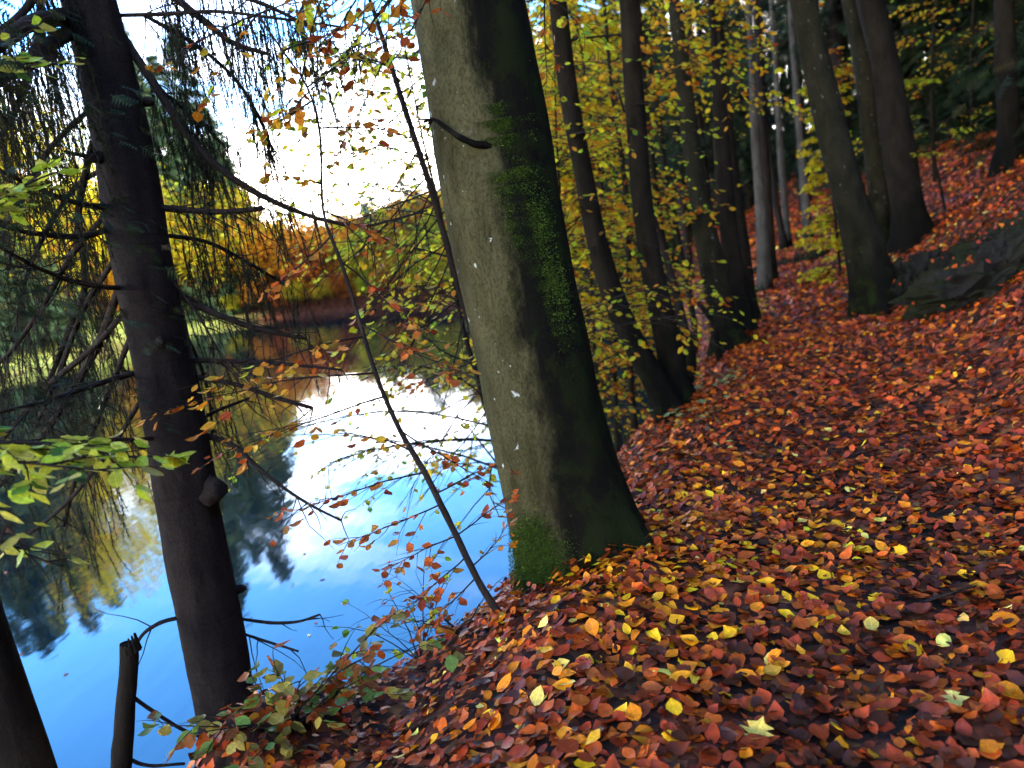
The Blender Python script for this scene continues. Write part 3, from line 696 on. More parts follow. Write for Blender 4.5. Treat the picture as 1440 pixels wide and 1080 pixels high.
tA = simple_tree('young_beech', [(783, -10, 24), (795, 100, 26), (818, 230, 28), (850, 380, 30), (885, 470, 32), (925, 545, 35), (942, 585, 38)], (942, 585), 'slender dark trunk with a curved foot, leaning left just right of the big mossy beech', M_MID, crown=(8.5, (1.8, 1.8, 1.6), 900, .12, P_ORANGE))
tB = simple_tree('young_beech', [(882, -10, 25), (893, 150, 27), (905, 300, 31), (925, 420, 33), (945, 510, 35), (957, 568, 38)], (957, 568), 'slender straight trunk rising from beside the foot of the curved slender one', M_MID, crown=(9, (1.8, 1.8, 1.6), 900, .12, P_YG))
tC = simple_tree('sapling', [(925, 325, 8), (945, 390, 11), (960, 450, 12), (972, 500, 13), (968, 545, 15)], (968, 545), 'thin crooked sapling bent like a bow, right of the two slender trunks', M_TWIG, height=2.6, flare=.1)
tC2 = simple_tree('sapling', [(948, 400, 5), (975, 420, 7), (1000, 450, 8), (1012, 500, 10)], (1013, 512), 'thin arching bare sapling in front of the mossy broken-footed trunk', M_TWIG, height=1.0, flare=.1)
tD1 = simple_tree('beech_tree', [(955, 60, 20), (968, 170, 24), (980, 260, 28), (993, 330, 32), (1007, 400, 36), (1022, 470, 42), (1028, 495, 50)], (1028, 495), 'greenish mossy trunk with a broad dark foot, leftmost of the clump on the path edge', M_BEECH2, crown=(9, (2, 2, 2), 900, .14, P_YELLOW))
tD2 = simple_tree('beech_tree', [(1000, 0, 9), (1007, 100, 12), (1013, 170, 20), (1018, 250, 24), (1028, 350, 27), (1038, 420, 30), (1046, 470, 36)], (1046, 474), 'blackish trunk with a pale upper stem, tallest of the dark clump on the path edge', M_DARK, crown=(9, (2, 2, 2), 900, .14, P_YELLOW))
tD3 = simple_tree('spruce_tree', [(1022, 150, 12), (1034, 260, 16), (1043, 340, 19), (1051, 410, 22), (1056, 455, 26)], (1056, 458), 'dark narrow trunk at the back right of the dark clump on the path edge', M_DARK, height=11)
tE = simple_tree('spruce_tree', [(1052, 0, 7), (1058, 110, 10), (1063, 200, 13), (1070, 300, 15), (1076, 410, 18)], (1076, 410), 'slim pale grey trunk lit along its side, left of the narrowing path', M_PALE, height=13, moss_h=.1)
tF = simple_tree('spruce_tree', [(1062, 0, 8), (1072, 150, 11), (1079, 280, 13), (1086, 395, 15)], (1087, 398), 'brownish slim trunk just behind the pale grey one', M_SPRUCE, height=13)
for pix, b, lab in (([(1090, 80, 7), (1098, 220, 9), (1109, 345, 10)], (1109, 348), 'thin far trunk at the path\'s bend, middle of three'), ([(1115, 60, 9), (1126, 200, 11), (1137, 338, 13)], (1138, 341), 'grey far trunk right of the path\'s bend, on the red rise'),
                    ([(1078, 180, 8), (1090, 280, 9), (1104, 348, 10)], (1104, 352), 'thin dark leaning trunk at the path\'s bend, leftmost of three')):
    simple_tree('spruce_tree', pix, b, lab, M_SPRUCE if 'dark' in lab else M_PALE, height=15, sides=10, D=24 + rng.uniform(-2, 4), moss_h=.2)
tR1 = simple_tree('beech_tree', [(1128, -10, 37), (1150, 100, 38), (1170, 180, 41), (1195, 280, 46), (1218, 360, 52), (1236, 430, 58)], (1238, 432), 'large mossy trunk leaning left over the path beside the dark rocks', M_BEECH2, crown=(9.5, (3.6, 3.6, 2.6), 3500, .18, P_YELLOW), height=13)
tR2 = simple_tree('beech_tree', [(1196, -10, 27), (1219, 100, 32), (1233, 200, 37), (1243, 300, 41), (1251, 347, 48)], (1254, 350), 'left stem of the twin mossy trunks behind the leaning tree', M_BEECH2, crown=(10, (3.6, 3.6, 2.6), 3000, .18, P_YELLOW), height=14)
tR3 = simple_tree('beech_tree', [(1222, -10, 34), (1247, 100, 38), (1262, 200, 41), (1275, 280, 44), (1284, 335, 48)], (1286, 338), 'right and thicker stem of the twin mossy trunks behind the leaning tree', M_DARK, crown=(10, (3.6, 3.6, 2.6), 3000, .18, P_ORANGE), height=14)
tR4 = simple_tree('beech_tree', [(1411, -10, 24), (1415, 100, 27), (1420, 180, 30), (1424, 225, 38)], (1425, 228), 'dark upright trunk on top of the leaf slope at the right edge', M_DARK, crown=(9.5, (3.8, 3.8, 2.6), 3500, .18, P_ORANGE), height=13)
tL = simple_tree('spruce_tree', [(-120, 560, 62), (-70, 740, 64), (-25, 900, 68), (8, 1010, 72), (30, 1080, 76)], (60, 1180), 'black trunk rising out of the water\'s edge in the bottom left corner', M_DARK, D=3.3, height=9)

_o = tL[0]; gl = G(); _P = tL[1]
conifer_boughs(gl, lambda z: _P[np.argmin(abs(_P[:, 2] - z))], 1.25, 6.5, .85, 150, P_CON, 22, .10); gl.build('crown', M_NEEDLE, _o, kind='stuff')
# low leafy boughs of the beeches beside the path
for (t_, P_, R_, b_), pal_, zs in ((tB, P_MIX_, (3.0, 5.5)), (tD1, P_MIX_, (4.4, 7.5)), (tA, P_OY_, (3.2, 5.0)), (tD2, P_MIX_, (4.6, 7.5))):
    for _ in range(9):
        i_ = int(np.argmin(abs(P_[:, 2] - rng.uniform(*zs)))); a_ = rng.uniform(0, 6.28); wd_, L_ = G(), []
        spray(wd_, P_[i_], np.array([math.cos(a_), math.sin(a_), .1]), rng.uniform(1.2, 2.4), pal_, 60, .078, .012, .45, 8, L_, 0, .8)
        br_ = wd_.build('branch', M_TWIG, t_); gl = G(); leaves_mesh(gl, L_, pal_, LOW, .16); gl.build('foliage', M_FOL, br_, kind='stuff')

# broken stake
P0 = at_depth(172, 1080, 3.9); b0 = on_plane(168, 1120, P0)
stake = thing('dead_stump', (b0[0], b0[1], float(ground(b0[0], b0[1]))), 'thin broken dead stem standing in the lake shallows left of the spruce', 'stump')
g = G(); q = [on_plane(x_, y_, P0) for x_, y_ in ((160, 1500), (164, 1260), (170, 1080), (176, 1000), (181, 930), (182, 905))]
s_ = spline(q, 30); tube(g, s_, np.interp(np.linspace(0, 1, 30), [0, .5, .9, 1], [.055, .05, .041, .042]), 12, .05, cap=False)
top = s_[-1]
for a in np.linspace(0, 6.28, 12, endpoint=False):        # splintered end
    c_ = np.array([math.cos(a), math.sin(a), 0]) * .036; tube(g, [top + c_ - np.array([0, 0, .04]), top + c_ * .9 + np.array([0, 0, rng.uniform(.0, .035) + .02 * math.cos(a)])], [.014, .004], 4)
g.add([top + np.array([math.cos(a) * .036, math.sin(a) * .036, -.004]) for a in np.linspace(0, 6.28, 8, endpoint=False)], f3=[(0, i, i + 1) for i in range(1, 7)])
g.build('stem', M_DARK, stake)
P, R = pix_branch([(180, 975, 6), (215, 1000, 6), (255, 1025, 5), (285, 1038, 3)], P0, toward=-.1); g = G(); tube(g, P, R, 6, .06); side_twigs(g, P, 3, .15); g.build('branch', M_TWIG, stake)
P, R = pix_branch([(172, 1062, 6), (200, 1075, 5), (260, 1074, 4)], P0); g = G(); tube(g, P, R, 6, .06); g.build('branch', M_TWIG, stake)

# ------------------------------------------------------------------ saplings with individual leaves, between the spruce and the big beech
def foliage_on(parent, name, L, pal, cap=300, wood=None, wmat=None, shapes=(0, 1, 3, 4)):
    """nearest leaves one by one, the rest joined"""
    if not L: return
    P = np.array([l[0] for l in L]); px, py, z = project(P); vis = (z > .3) & (px > -40) & (px < W0 + 40) & (py > -40) & (py < H0 + 40)
    sz = np.array([l[3] for l in L]) / np.maximum(z, .1) * vis; order = np.argsort(-sz)
    big = [L[i] for i in order[:cap] if sz[i] > 0]; rest = [L[i] for i in order if i not in set(order[:cap]) or sz[i] <= 0]
    leaf_objects(big, pal, parent, parent['_o'] if '_o' in parent else (0, 0, 0), shapes=shapes)
    if rest:
        gl = G(); leaves_mesh(gl, rest, pal, LEAVES[0] if len(rest) < 2500 else LOW); gl.build('foliage', M_FOL, parent, kind='stuff')
def towards(px0, px1, P, depth=0.0):
    """direction in space of the image-plane move px0 -> px1 at P, tipped towards the camera by depth"""
    a = on_plane(*px0, P); b = on_plane(*px1, P); d = b - a; v = nrm(CAM - P); return nrm(nrm(d) + v * depth)
# stem whose foot stands on the crest, in front of the big beech
S2PX = [(a_, b_, c_ * .74) for a_, b_, c_ in [(362, 20, 4), (398, 72, 4), (432, 122, 4), (450, 190, 5), (452, 250, 5), (455, 300, 6), (480, 370, 7), (505, 450, 8), (530, 530, 9), (560, 600, 10), (600, 670, 12), (640, 750, 13), (680, 830, 14), (711, 876, 16)]]
pts, rad, base = trunk_points(S2PX, (711, 876), height=.5)
s2 = thing('beech_sapling', base, 'thin leaning beech sapling with orange leaves, rooted on the crest left of the big beech', 'sapling'); S2B = base
s_ = spline(np.c_[pts, rad], 60); g = G(); tube(g, s_[:, :3], s_[:, 3], 8, .05); g.build('trunk', M_TWIG, s2)
SP2 = [  # start pixel, end pixel, depth tip, leaves, palette
 ((600, 668), (400, 700), .3, 26, P_COPPER, .0), ((585, 640), (470, 560), .3, 16, P_ORANGE, 0), ((545, 565), (330, 640), .5, 30, P_ORANGE, 0), ((530, 528), (260, 545), .7, 34, P_ORANGE, 0),
 ((515, 480), (330, 520), .9, 32, P_ORANGE, 0), ((505, 450), (640, 520), .2, 24, P_COPPER, 0), ((620, 705), (480, 760), .3, 26, P_COPPER, 0), ((640, 750), (540, 800), .2, 20, P_COPPER, 0),
 ((610, 690), (700, 640), .1, 14, P_COPPER, 0), ((655, 778), (570, 860), .2, 24, P_COPPER, 0), ((665, 800), (730, 740), .1, 14, P_ORANGE, 0), ((480, 370), (620, 470), -.2, 18, P_COPPER, 0),
 ((470, 340), (380, 420), .4, 14, P_COPPER, 0), ((455, 290), (560, 330), -.2, 16, P_COPPER, 0), ((455, 260), (370, 250), .2, 16, P_ORANGE, 0), ((450, 190), (560, 180), .1, 14, P_COPPER, 0),
 ((440, 145), (360, 190), .4, 20, P_ORANGE, 0), ((430, 120), (520, 60), .2, 14, P_ORANGE, 0), ((398, 72), (500, 30), .2, 18, P_COPPER, 0), ((398, 72), (390, 180), .4, 20, P_ORANGE, 0), ((362, 20), (470, -20), .3, 18, P_COPPER, 0),
 ((362, 20), (250, 120), .6, 12, P_ORANGE, 0), ((362, 20), (200, 90), .8, 10, P_ORANGE, 0), ((560, 600), (690, 690), .3, 20, P_COPPER, 0), ((640, 750), (720, 690), .1, 12, P_COPPER, 0), ((672, 815), (600, 905), .1, 18, P_COPPER, 0),
]
for a, b, dp, n, pal, lf in SP2:
    A = on_plane(*a, S2B); A = s_[np.argmin(np.linalg.norm(s_[:, :3] - A, axis=1)), :3]; B = on_plane(*b, S2B); wood, L = G(), []
    spray(wood, A, towards(a, b, A, dp), np.linalg.norm(B - A) * math.hypot(1, dp), pal, int(n * 1.25), .046, .0042, .18, 9, L, .05)
    br_ = wood.build('branch', M_TWIG, s2); leaf_objects(L, pal, br_, br_['_o'])
# stem behind it, half hidden by the big beech, with yellow leaves
S1PX = [(a_, b_, c_ * .74) for a_, b_, c_ in [(500, -60, 6), (520, 0, 7), (540, 60, 9), (565, 140, 11), (585, 200, 12), (610, 280, 12), (630, 350, 13), (646, 405, 14), (690, 540, 15), (735, 660, 16)]]
P0 = at_depth(735, 660, 4.9); pts, rad, base = trunk_points(S1PX, (735, 660), D=4.9, height=4.0, extra_down=.8)
s1 = thing('beech_sapling', base, 'thin dark sapling with yellow leaves, passing behind the left edge of the big beech', 'sapling'); S1B = base
t_ = spline(np.c_[pts, rad], 60); g = G(); tube(g, t_[:, :3], t_[:, 3], 8, .05); g.build('trunk', M_TWIG, s1)
P_OY_ = [(30, (.70, .30, .02)), (28, (.74, .44, .02)), (20, YG), (12, RUST)]
SP1 = [((540, 60), (440, 120), .2, 14, P_YG), ((560, 130), (470, 90), -.2, 12, P_COPPER), ((565, 140), (640, 80), .1, 12, P_YG), ((572, 160), (610, 60), -.1, 10, P_YG), ((600, 245), (500, 190), .2, 14, P_YG), ((605, 262), (430, 320), .3, 20, P_YELLOW), ((612, 285), (480, 340), -.3, 22, P_YG),
       ((618, 305), (520, 260), -.4, 20, P_YELLOW), ((628, 345), (500, 420), .3, 24, P_YELLOW), ((634, 362), (540, 330), -.5, 22, P_YELLOW), ((645, 400), (480, 470), .2, 26, P_YELLOW), ((650, 420), (520, 520), .3, 22, P_YELLOW), ((655, 440), (560, 430), -.4, 22, P_YELLOW), ((660, 455), (600, 380), -.4, 20, P_YELLOW),
       ((675, 500), (560, 540), .1, 16, P_COPPER), ((610, 280), (660, 200), -.3, 14, P_YG), ((690, 540), (560, 620), .1, 10, P_COPPER), ((540, 60), (600, 0), 0, 14, P_YELLOW), ((520, 0), (600, 30), .2, 18, P_ORANGE), ((510, -30), (420, 40), .3, 16, P_COPPER), ((585, 200), (420, 230), 0, 10, P_YG), ((550, 95), (400, 60), .1, 16, P_YG), ((575, 175), (440, 160), .2, 16, P_OY_), ((530, 30), (640, -20), 0, 14, P_YG), ((595, 230), (640, 130), -.2, 14, P_YELLOW), ((560, 120), (500, 20), -.2, 14, P_COPPER), ((515, -15), (430, -10), .1, 14, P_YG)]
for a, b, dp, n, pal in SP1:
    A = on_plane(*a, S1B); A = t_[np.argmin(np.linalg.norm(t_[:, :3] - A, axis=1)), :3]; B = on_plane(*b, S1B); wood, L = G(), []
    spray(wood, A, towards(a, b, A, dp), 1.15 * np.linalg.norm(B - A) * math.hypot(1, dp), pal, int(n * .85), .056, .005, .2, 9, L, .1)
    br_ = wood.build('branch', M_TWIG, s1); leaf_objects(L, pal, br_, br_['_o'])

for a, b, dp in (((585, 205), (490, 330), .1), ((597, 240), (470, 400), .3), ((605, 265), (540, 400), -.2), ((612, 285), (560, 440), .2), ((620, 310), (470, 480), .2), ((628, 340), (530, 500), -.2), ((635, 365), (580, 520), .1), ((645, 400), (500, 560), .2), ((655, 430), (600, 590), .1), ((570, 150), (480, 260), -.2), ((690, 540), (560, 660), .3), ((700, 560), (640, 690), .2), ((545, 80), (500, 210), .1), ((620, 300), (700, 190), -.3)):
    A = on_plane(*a, S1B); A = t_[np.argmin(np.linalg.norm(t_[:, :3] - A, axis=1)), :3]; B = on_plane(*b, S1B); wood, L = G(), []
    spray(wood, A, towards(a, b, A, dp), 1.15 * np.linalg.norm(B - A) * math.hypot(1, dp), P_COPPER, 9, .05, .0055, .15, 12, L, .1, .6)
    br_ = wood.build('branch', M_TWIG, s1); leaf_objects(L, [P_COPPER, P_YELLOW, P_ORANGE][rng.integers(3)], br_, br_['_o'])

# hazel at the left edge, rooted on the bank outside the picture
hx = at_depth(-170, 1000, 2.7); hb = np.array([hx[0], hx[1], float(ground(hx[0], hx[1]))])
hz_ = thing('hazel_bush', hb, 'hazel bush with yellow-green leaves reaching in from the left edge before the lake', 'bush')
g = G(); stem = [hb - [0, 0, .2], hb + [.02, .05, .8], at_depth(-120, 700, 2.75), at_depth(-100, 420, 2.9), at_depth(-60, 100, 3.1), at_depth(-30, -80, 3.2)]
st_ = spline(stem, 30); tube(g, st_, np.linspace(.03, .008, 30), 8, .05); g.build('stem', M_MID, hz_)
for a, b, Da, Db, n in (((-110, 640), (205, 660), 2.75, 2.6, 70), ((-110, 660), (150, 720), 2.75, 2.45, 52), ((-110, 620), (110, 640), 2.8, 2.75, 40), ((-105, 560), (70, 790), 2.8, 2.6, 22), ((-90, 330), (75, 235), 2.95, 3.0, 46), ((-90, 330), (40, 290), 2.95, 2.8, 26), ((-60, 100), (95, 75), 3.1, 3.2, 26), ((-60, 100), (50, 30), 3.1, 3.3, 14), ((-110, 700), (60, 830), 2.75, 2.7, 16)):
    A = at_depth(*a, Da); A = st_[np.argmin(np.linalg.norm(st_ - A, axis=1))]; B = at_depth(*b, Db); wood, L = G(), []
    spray(wood, A, B - A + np.array([0, 0, .06]), np.linalg.norm(B - A) * 1.03, P_HAZEL, n, .062, .008, .12, 7, L, .05, .8)
    br_ = wood.build('branch', M_TWIG, hz_)
    L = [l for l in L if (l[0] - A) @ (B - A) / ((B - A) @ (B - A)) > .35]
    leaf_objects(L, P_HAZEL, br_, br_['_o'], shapes=(1, 4, 0))

# low bush on the bank in front of the spruce
bb = hit(405, 1025, 8); bush = thing('bramble_bush', bb, 'low bush with green, yellow and orange leaves on the bank at the spruce\'s foot', 'bush')
P_BUSH = [(22, (.20, .16, .035)), (18, (.30, .10, .025)), (20, (.13, .2, .035)), (16, (.45, .33, .05)), (14, RUST), (10, (.22, .34, .06))]
for b, dp, n in (((470, 945), .1, 22), ((520, 925), .1, 24), ((430, 970), .4, 20), ((380, 1000), .4, 22), ((330, 1040), .4, 22), ((420, 1080), .6, 22), ((350, 1090), .5, 20), ((480, 1000), .5, 20), ((560, 935), 0, 18), ((300, 1075), .3, 16), ((395, 985), 0, 18)):
    A = bb + np.array([rng.normal(0, .04), rng.normal(0, .04), -.02]); B = on_plane(*b, bb); wood, L = G(), []
    spray(wood, A, nrm(B - A) + nrm(CAM - bb) * dp + np.array([0, 0, .45]), np.linalg.norm(B - A) * 1.15 + .14, P_BUSH, int(n * 1.5), .064, .006, .4, 6, L, 0, .7)
    br_ = wood.build('branch', M_TWIG, bush); leaf_objects(L, P_BUSH, br_, br_['_o'])
# twiggy sprouts on the crest left of the big beech
for px_, py_, lab, pal in ((650, 890, 'bare twiggy sprout with few red leaves, on the slope below the leaning sapling', P_COPPER), (728, 800, 'small sprout with orange leaves at the big beech\'s left foot', P_ORANGE), (590, 925, 'small yellow-green sprout at the lip of the bank by the water', P_YG)):
    b0 = hit(px_, py_); t = thing('sprout', b0, lab, 'plant')
    for i in range(6):
        a = rng.uniform(0, 6.28); wood, L = G(), []; spray(wood, b0 - [0, 0, .02], np.array([math.cos(a) * .8 - .35, math.sin(a) * .6 + .2, .9]), rng.uniform(.3, .6), pal, 8, .05, .004, .5, 4, L, 0)
        br_ = wood.build('branch', M_TWIG, t); leaf_objects(L, pal, br_, br_['_o'])
for px_, py_, lab in ((1005, 545, 'pale green seedling among the leaves on the crest, below the broad-footed mossy trunk'), (975, 590, 'pale green seedling on the leafy crest, right of the two slender trunks')):
    b0 = hit(px_, py_); t = thing('seedling', b0, lab, 'plant')
    for i in range(7):
        a = rng.uniform(0, 6.28); wood, L = G(), []; spray(wood, b0 - [0, 0, .02], np.array([math.cos(a), math.sin(a), .7]), rng.uniform(.2, .4), P_YG, 7, .06, .003, .4, 3, L, 0)
        br_ = wood.build('branch', M_TWIG, t); leaf_objects(L, [(10, (.25, .36, .14)), (5, (.34, .36, .12))], br_, br_['_o'])

# ------------------------------------------------------------------ yellow beech thicket on the slope between the path and the lake
def understory(u, w, h, pal, lab, nbr=36, leaves=64, L0=2.7, lsize=.085, group=None, zmin=1.4, D=0, lean=(0, 0)):
    x, y = xy(u, w + float(pathc(u))); b0 = np.array([float(x), float(y), float(ground(x, y))]); t = thing('young_beech', b0, lab, 'tree', group)
    q = [b0 - [0, 0, .3]]; d = nrm(np.array([lean[0] + rng.normal(0, .05), lean[1] + rng.normal(0, .05), 1]))
    for _ in range(10): d = nrm(d + rng.normal(0, .04, 3) + [0, 0, .05]); q.append(q[-1] + d * (h + .3) / 10)
    q = spline(q, 40); R = np.linspace(.018 + .0035 * h, .006, 40); g = G(); tube(g, q, R, 8, .04); L = []
    gb = G()
    for i in range(nbr):
        f = rng.uniform(zmin / h, .97); k = int(f * 39); a = rng.uniform(0, 6.28); ln = L0 * (1 - .65 * f) * rng.uniform(.6, 1.2)
        spray(gb, q[k], np.array([math.cos(a), math.sin(a), .35 + .3 * f]), ln, pal, leaves, lsize, .014 * (1 - .5 * f), .55, 7, L, 0, .8)
    g.build('trunk', M_MID, t); gb.build('branchwork', M_TWIG, t, kind='stuff'); gl = G(); leaves_mesh(gl, L, pal, LOW, .16); gl.build('crown', M_FOL, t, kind='stuff')
    return t
P_MIX = [(40, (.86, .56, .012)), (24, (.80, .64, .02)), (10, GY), (16, (.80, .32, .012)), (2, GRN)]
P_OY = [(30, (.70, .30, .02)), (28, (.74, .44, .02)), (20, YG), (12, RUST), (6, GY)]
for a in ((9.2, -3.1, 7.5, P_MIX, 'yellow-green young beech filling the gap between the slender trunks and the dark clump'),
          (12.5, -3.2, 9.0, P_MIX, 'taller yellow-green beech behind the dark clump on the path edge'),
          (8.2, -2.6, 5.0, P_OY, 'orange-yellow young beech showing just right of the big mossy trunk'),
          (14.0, -3.4, 9.0, P_MIX, 'yellow beech by the water far behind the slender trunks'),
          (10.5, -3.0, 6.0, P_OY, 'orange beech above the water between the big trunk and the slender curved one'),
          (18.5, -4.0, 10.0, P_OY, 'far orange beech deep behind the yellow thicket'),
          (10.2, -2.3, 10.0, P_OY, 'orange-yellow beech whose top spreads above the two slender trunks'),
          (11.5, -1.7, 11.0, P_MIX, 'tall yellow-green beech rising between the slender trunks and the dark clump'),
          (14.5, -1.9, 12.0, P_MIX, 'tallest yellow-green beech, behind the dark clump and the pale grey trunk'),
          (12.0, -3.4, 3.4, P_OY, 'low orange-leaved young beech beside the broad-footed mossy trunk')):
    understory(*a, group=None, **(dict(nbr=56, leaves=78, zmin=4.2 if a[0] > 11.4 and a[1] > -2 else 2.6, L0=3.0) if a[2] >= 9 else {}))
understory(6.3, -2.55, 5.2, P_YELLOW, 'bright yellow young beech glowing between the thin saplings and the big trunk\'s left side', nbr=44, leaves=50, L0=2.9, lsize=.062, lean=(-.1, 0))
understory(8.6, -2.5, 6.5, P_YG, 'yellow-green young beech by the water, hidden behind the big beech but for its left branches', nbr=40, leaves=55, L0=3.2, lsize=.07, lean=(-.12, 0))
understory(15.4, .74, 3.8, P_YELLOW, 'bright yellow bush beside the path between the leaning and the twin trunks', nbr=64, leaves=64, L0=.8, zmin=.15, lsize=.095)
understory(17.5, 2.7, 8.5, P_OY, 'golden young beech behind the twin mossy trunks', nbr=34, leaves=50, L0=2.0, zmin=1)
understory(14.5, 2.3, 2.4, P_YG, 'small bright yellow-green sapling right of the twin trunks', nbr=9, leaves=34, L0=1.0, zmin=1)
understory(19.0, 1.15, 5.6, P_ORANGE, 'orange young beech over the path\'s bend left of the leaning trunk', nbr=12, leaves=34, L0=1.3, zmin=2.8)
understory(12.6, -1.0, 1.0, P_YELLOW, 'low yellow seedling bush at the left path edge by the pale grey trunk', nbr=14, leaves=26, L0=.8, zmin=.1)
understory(19.5, 3.8, 9, P_OY, 'golden beech glowing through the dark conifers at upper right', nbr=30, leaves=44, L0=2.4, zmin=2)

# ------------------------------------------------------------------ mossy rocks on the right-hand slope
def rock(px, py, size, lab, seed, tilt=0.0, D=None):
    b0 = hit(px, py) if D is None else at_depth(px, py, D); r = np.random.default_rng(seed)
    n1, n2 = 56, 34; th, ph = np.meshgrid(np.linspace(0, 2 * np.pi, n1, endpoint=False), np.linspace(-np.pi / 2, np.pi / 2, n2)); d = np.stack([np.cos(ph) * np.cos(th), np.cos(ph) * np.sin(th), np.sin(ph)], -1)
    R = np.ones(th.shape)
    pl = nrm(r.normal(0, 1, (18, 3))); od = r.uniform(.55, .95, 18)
    for n_, o_ in zip(pl, od): dn = d @ n_; R = np.where(dn > .05, np.minimum(R, o_ / np.maximum(dn, .05)), R)
    for k in range(9):
        w_ = r.normal(0, 2.5 + 2.2 * k, 3); R = R * (1 + .16 / (1 + .5 * k) * (abs(np.sin(d @ w_ + r.uniform(0, 6))) * 2 - 1))
    for k in range(14):
        w_ = r.normal(0, 9 + 1.5 * k, 3); R = R * (1 + .045 * np.sin(d @ w_ + r.uniform(0, 6)) ** 3)
    R = R * (1 + r.normal(0, .014, R.shape))
    a = -PATH_AZ; v = d * R[..., None] * np.asarray(size); v[..., 2] += v[..., 0] * tilt
    c, s = math.cos(a), math.sin(a); v = np.stack([v[..., 0] * c - v[..., 1] * s, v[..., 0] * s + v[..., 1] * c, v[..., 2]], -1) + b0
    i = np.arange(n2 - 1)[:, None] * n1; j = np.arange(n1)[None]; g = G(); g.add(v.reshape(-1, 3), f4=np.stack([i + j, i + (j + 1) % n1, i + n1 + (j + 1) % n1, i + n1 + j], -1).reshape(-1, 4))
    o = g.build('rock', M_ROCK, smooth=False); tag(o, lab, 'rock', 'rocks in the right-hand slope')
    me = o.data; co = np.zeros(len(me.vertices) * 3); me.vertices.foreach_get('co', co); co = co.reshape(-1, 3) - b0; me.vertices.foreach_set('co', co.ravel()); o.location = b0; return o
rock(1385, 405, (.74, .42, .40), 'large low mossy rock at the right edge, nearest of the rocks beside the path', 4, .35)
rock(1415, 345, (.62, .34, .25), 'dark overhanging rock highest on the slope at the right edge', 5, .4)
rock(1290, 398, (.42, .30, .36), 'jagged black rock beside the leaning trunk\'s foot', 6, .3)
rock(1262, 420, (.30, .24, .22), 'small black rock right under the leaning trunk', 7, .3)
rock(1340, 380, (.40, .2, .30), 'narrow dark slab between the jagged rock and the large mossy one', 8, .8)
rock(1110, 372, (.7, .3, .2), 'low mossy bank stone across the path\'s far bend', 9, .1, D=19)

# ------------------------------------------------------------------ dark conifers above the path
def conifer(name, x, y, h, r0, z_low, pal, lab, n=90, group=None, size=.34, mt=None, build=True):
    b0 = np.array([x, y, float(ground(x, y))]); t = thing(name, b0, lab, 'tree', group)
    q = np.array([b0 + [0, 0, -.4], b0 + [0, 0, h * .5], b0 + [0, 0, h]]); g = G(); R = np.linspace(.013 * h + .05, .02, 12); tube(g, spline(q, 12), R, 8, .03); g.build('trunk', mt or M_SPRUCE, t)
    gl = G(); conifer_boughs(gl, lambda z: np.array([x, y, z]), b0[2] + z_low, b0[2] + h, r0, n, pal, size=size); gl.build('crown', M_NEEDLE, t, kind='stuff'); return t
def copy_tree(t, x, y, sc, rz, label):
    c = t.copy(); COL.objects.link(c); c.location = (x, y, float(ground(x, y))); c.scale = (sc, sc, sc * rng.uniform(.9, 1.1)); c.rotation_euler = (0, 0, rz); c['label'] = label
    for ch in t.children: d = ch.copy(); COL.objects.link(d); d.parent = c
    return c
far_items = []      # (object, kind phrase) that get a place-in-the-row label at the end
x0, y0 = xy(22, 6); cA = conifer('spruce_tree', float(x0), float(y0), 15, 3.0, 1.2, P_CON, '', 300, 'dark spruces above the path')
x0, y0 = xy(26, 3); cB = conifer('spruce_tree', float(x0), float(y0), 17, 2.6, 4.0, P_CON, '', 230, 'dark spruces above the path')
x0, y0 = xy(17, 7); cC = conifer('spruce_tree', float(x0), float(y0), 9, 2.6, .2, P_CON, '', 280, 'dark spruces above the path')
far_items += [(c, 'dark spruce above the path') for c in (cA, cB, cC)]
for u, w, k in ((20, 9, 0), (15.5, 5.2, 2), (18, 10.5, 0), (23, 12, 0), (26, 8, 0), (29, 5, 1), (32, 9, 0), (28, 14, 0), (35, 13, 0), (34, 4, 1), (30, 1.6, 1), (36, -1, 1), (33, -2.6, 1), (40, 2, 0), (40, 7, 0), (14, 8.5, 2), (13, 11, 0), (38, 18, 0), (44, 12, 0), (27, -1.9, 1), (24, 1.9, 1), (44, -3, 0), (48, 4, 0), (12, 6.6, 2), (24.5, 4.8, 2), (29, 2.8, 2), (27, 6.3, 0), (46, 0, 0), (50, -5, 0), (52, 2, 0), (55, -8, 0), (42, -6, 0), (60, -3, 0), (58, 6, 0), (47, -9, 0), (39, -4, 0), (41, 1, 0), (25, 6.8, 0), (31, 7, 0), (23.5, 8, 0), (34, 10, 0), (28, 10.5, 0), (17.5, 6.2, 2)):
    x0, y0 = xy(u, w + float(pathc(u))); o = copy_tree((cA, cB, cC)[k], float(x0), float(y0), rng.uniform(.85, 1.2), rng.uniform(0, 6.28), ''); far_items.append((o, 'dark spruce above the path'))

# the spruce wood that covers the hill above the path: one mass, it keeps the path in shade
gn, gt = G(), G(); k_ = 0
while k_ < 330:
    u_, w_ = rng.uniform(-60, 60), rng.uniform(9, 75); x_, y_ = xy(u_, w_ + float(pathc(u_))); x_, y_ = float(x_), float(y_); z_ = float(ground(x_, y_)); k_ += 1
    conifer_boughs(gn, lambda z: np.array([x_, y_, z]), z_ + 1.0, z_ + rng.uniform(12, 17), 2.9, 50, P_CON, 6, 1.0); tube(gt, [(x_, y_, z_ - .3), (x_, y_, z_ + 12)], [.2, .05], 5)
sw = gn.build('spruce_wood', M_NEEDLE, kind='stuff'); sw['label'] = 'dark spruce wood covering the hill above the path'; sw['category'] = 'woodland'
st2 = gt.build('spruce_wood_trunks', M_SPRUCE, kind='stuff'); st2['label'] = 'trunks of the dark spruce wood above the path'; st2['category'] = 'woodland'

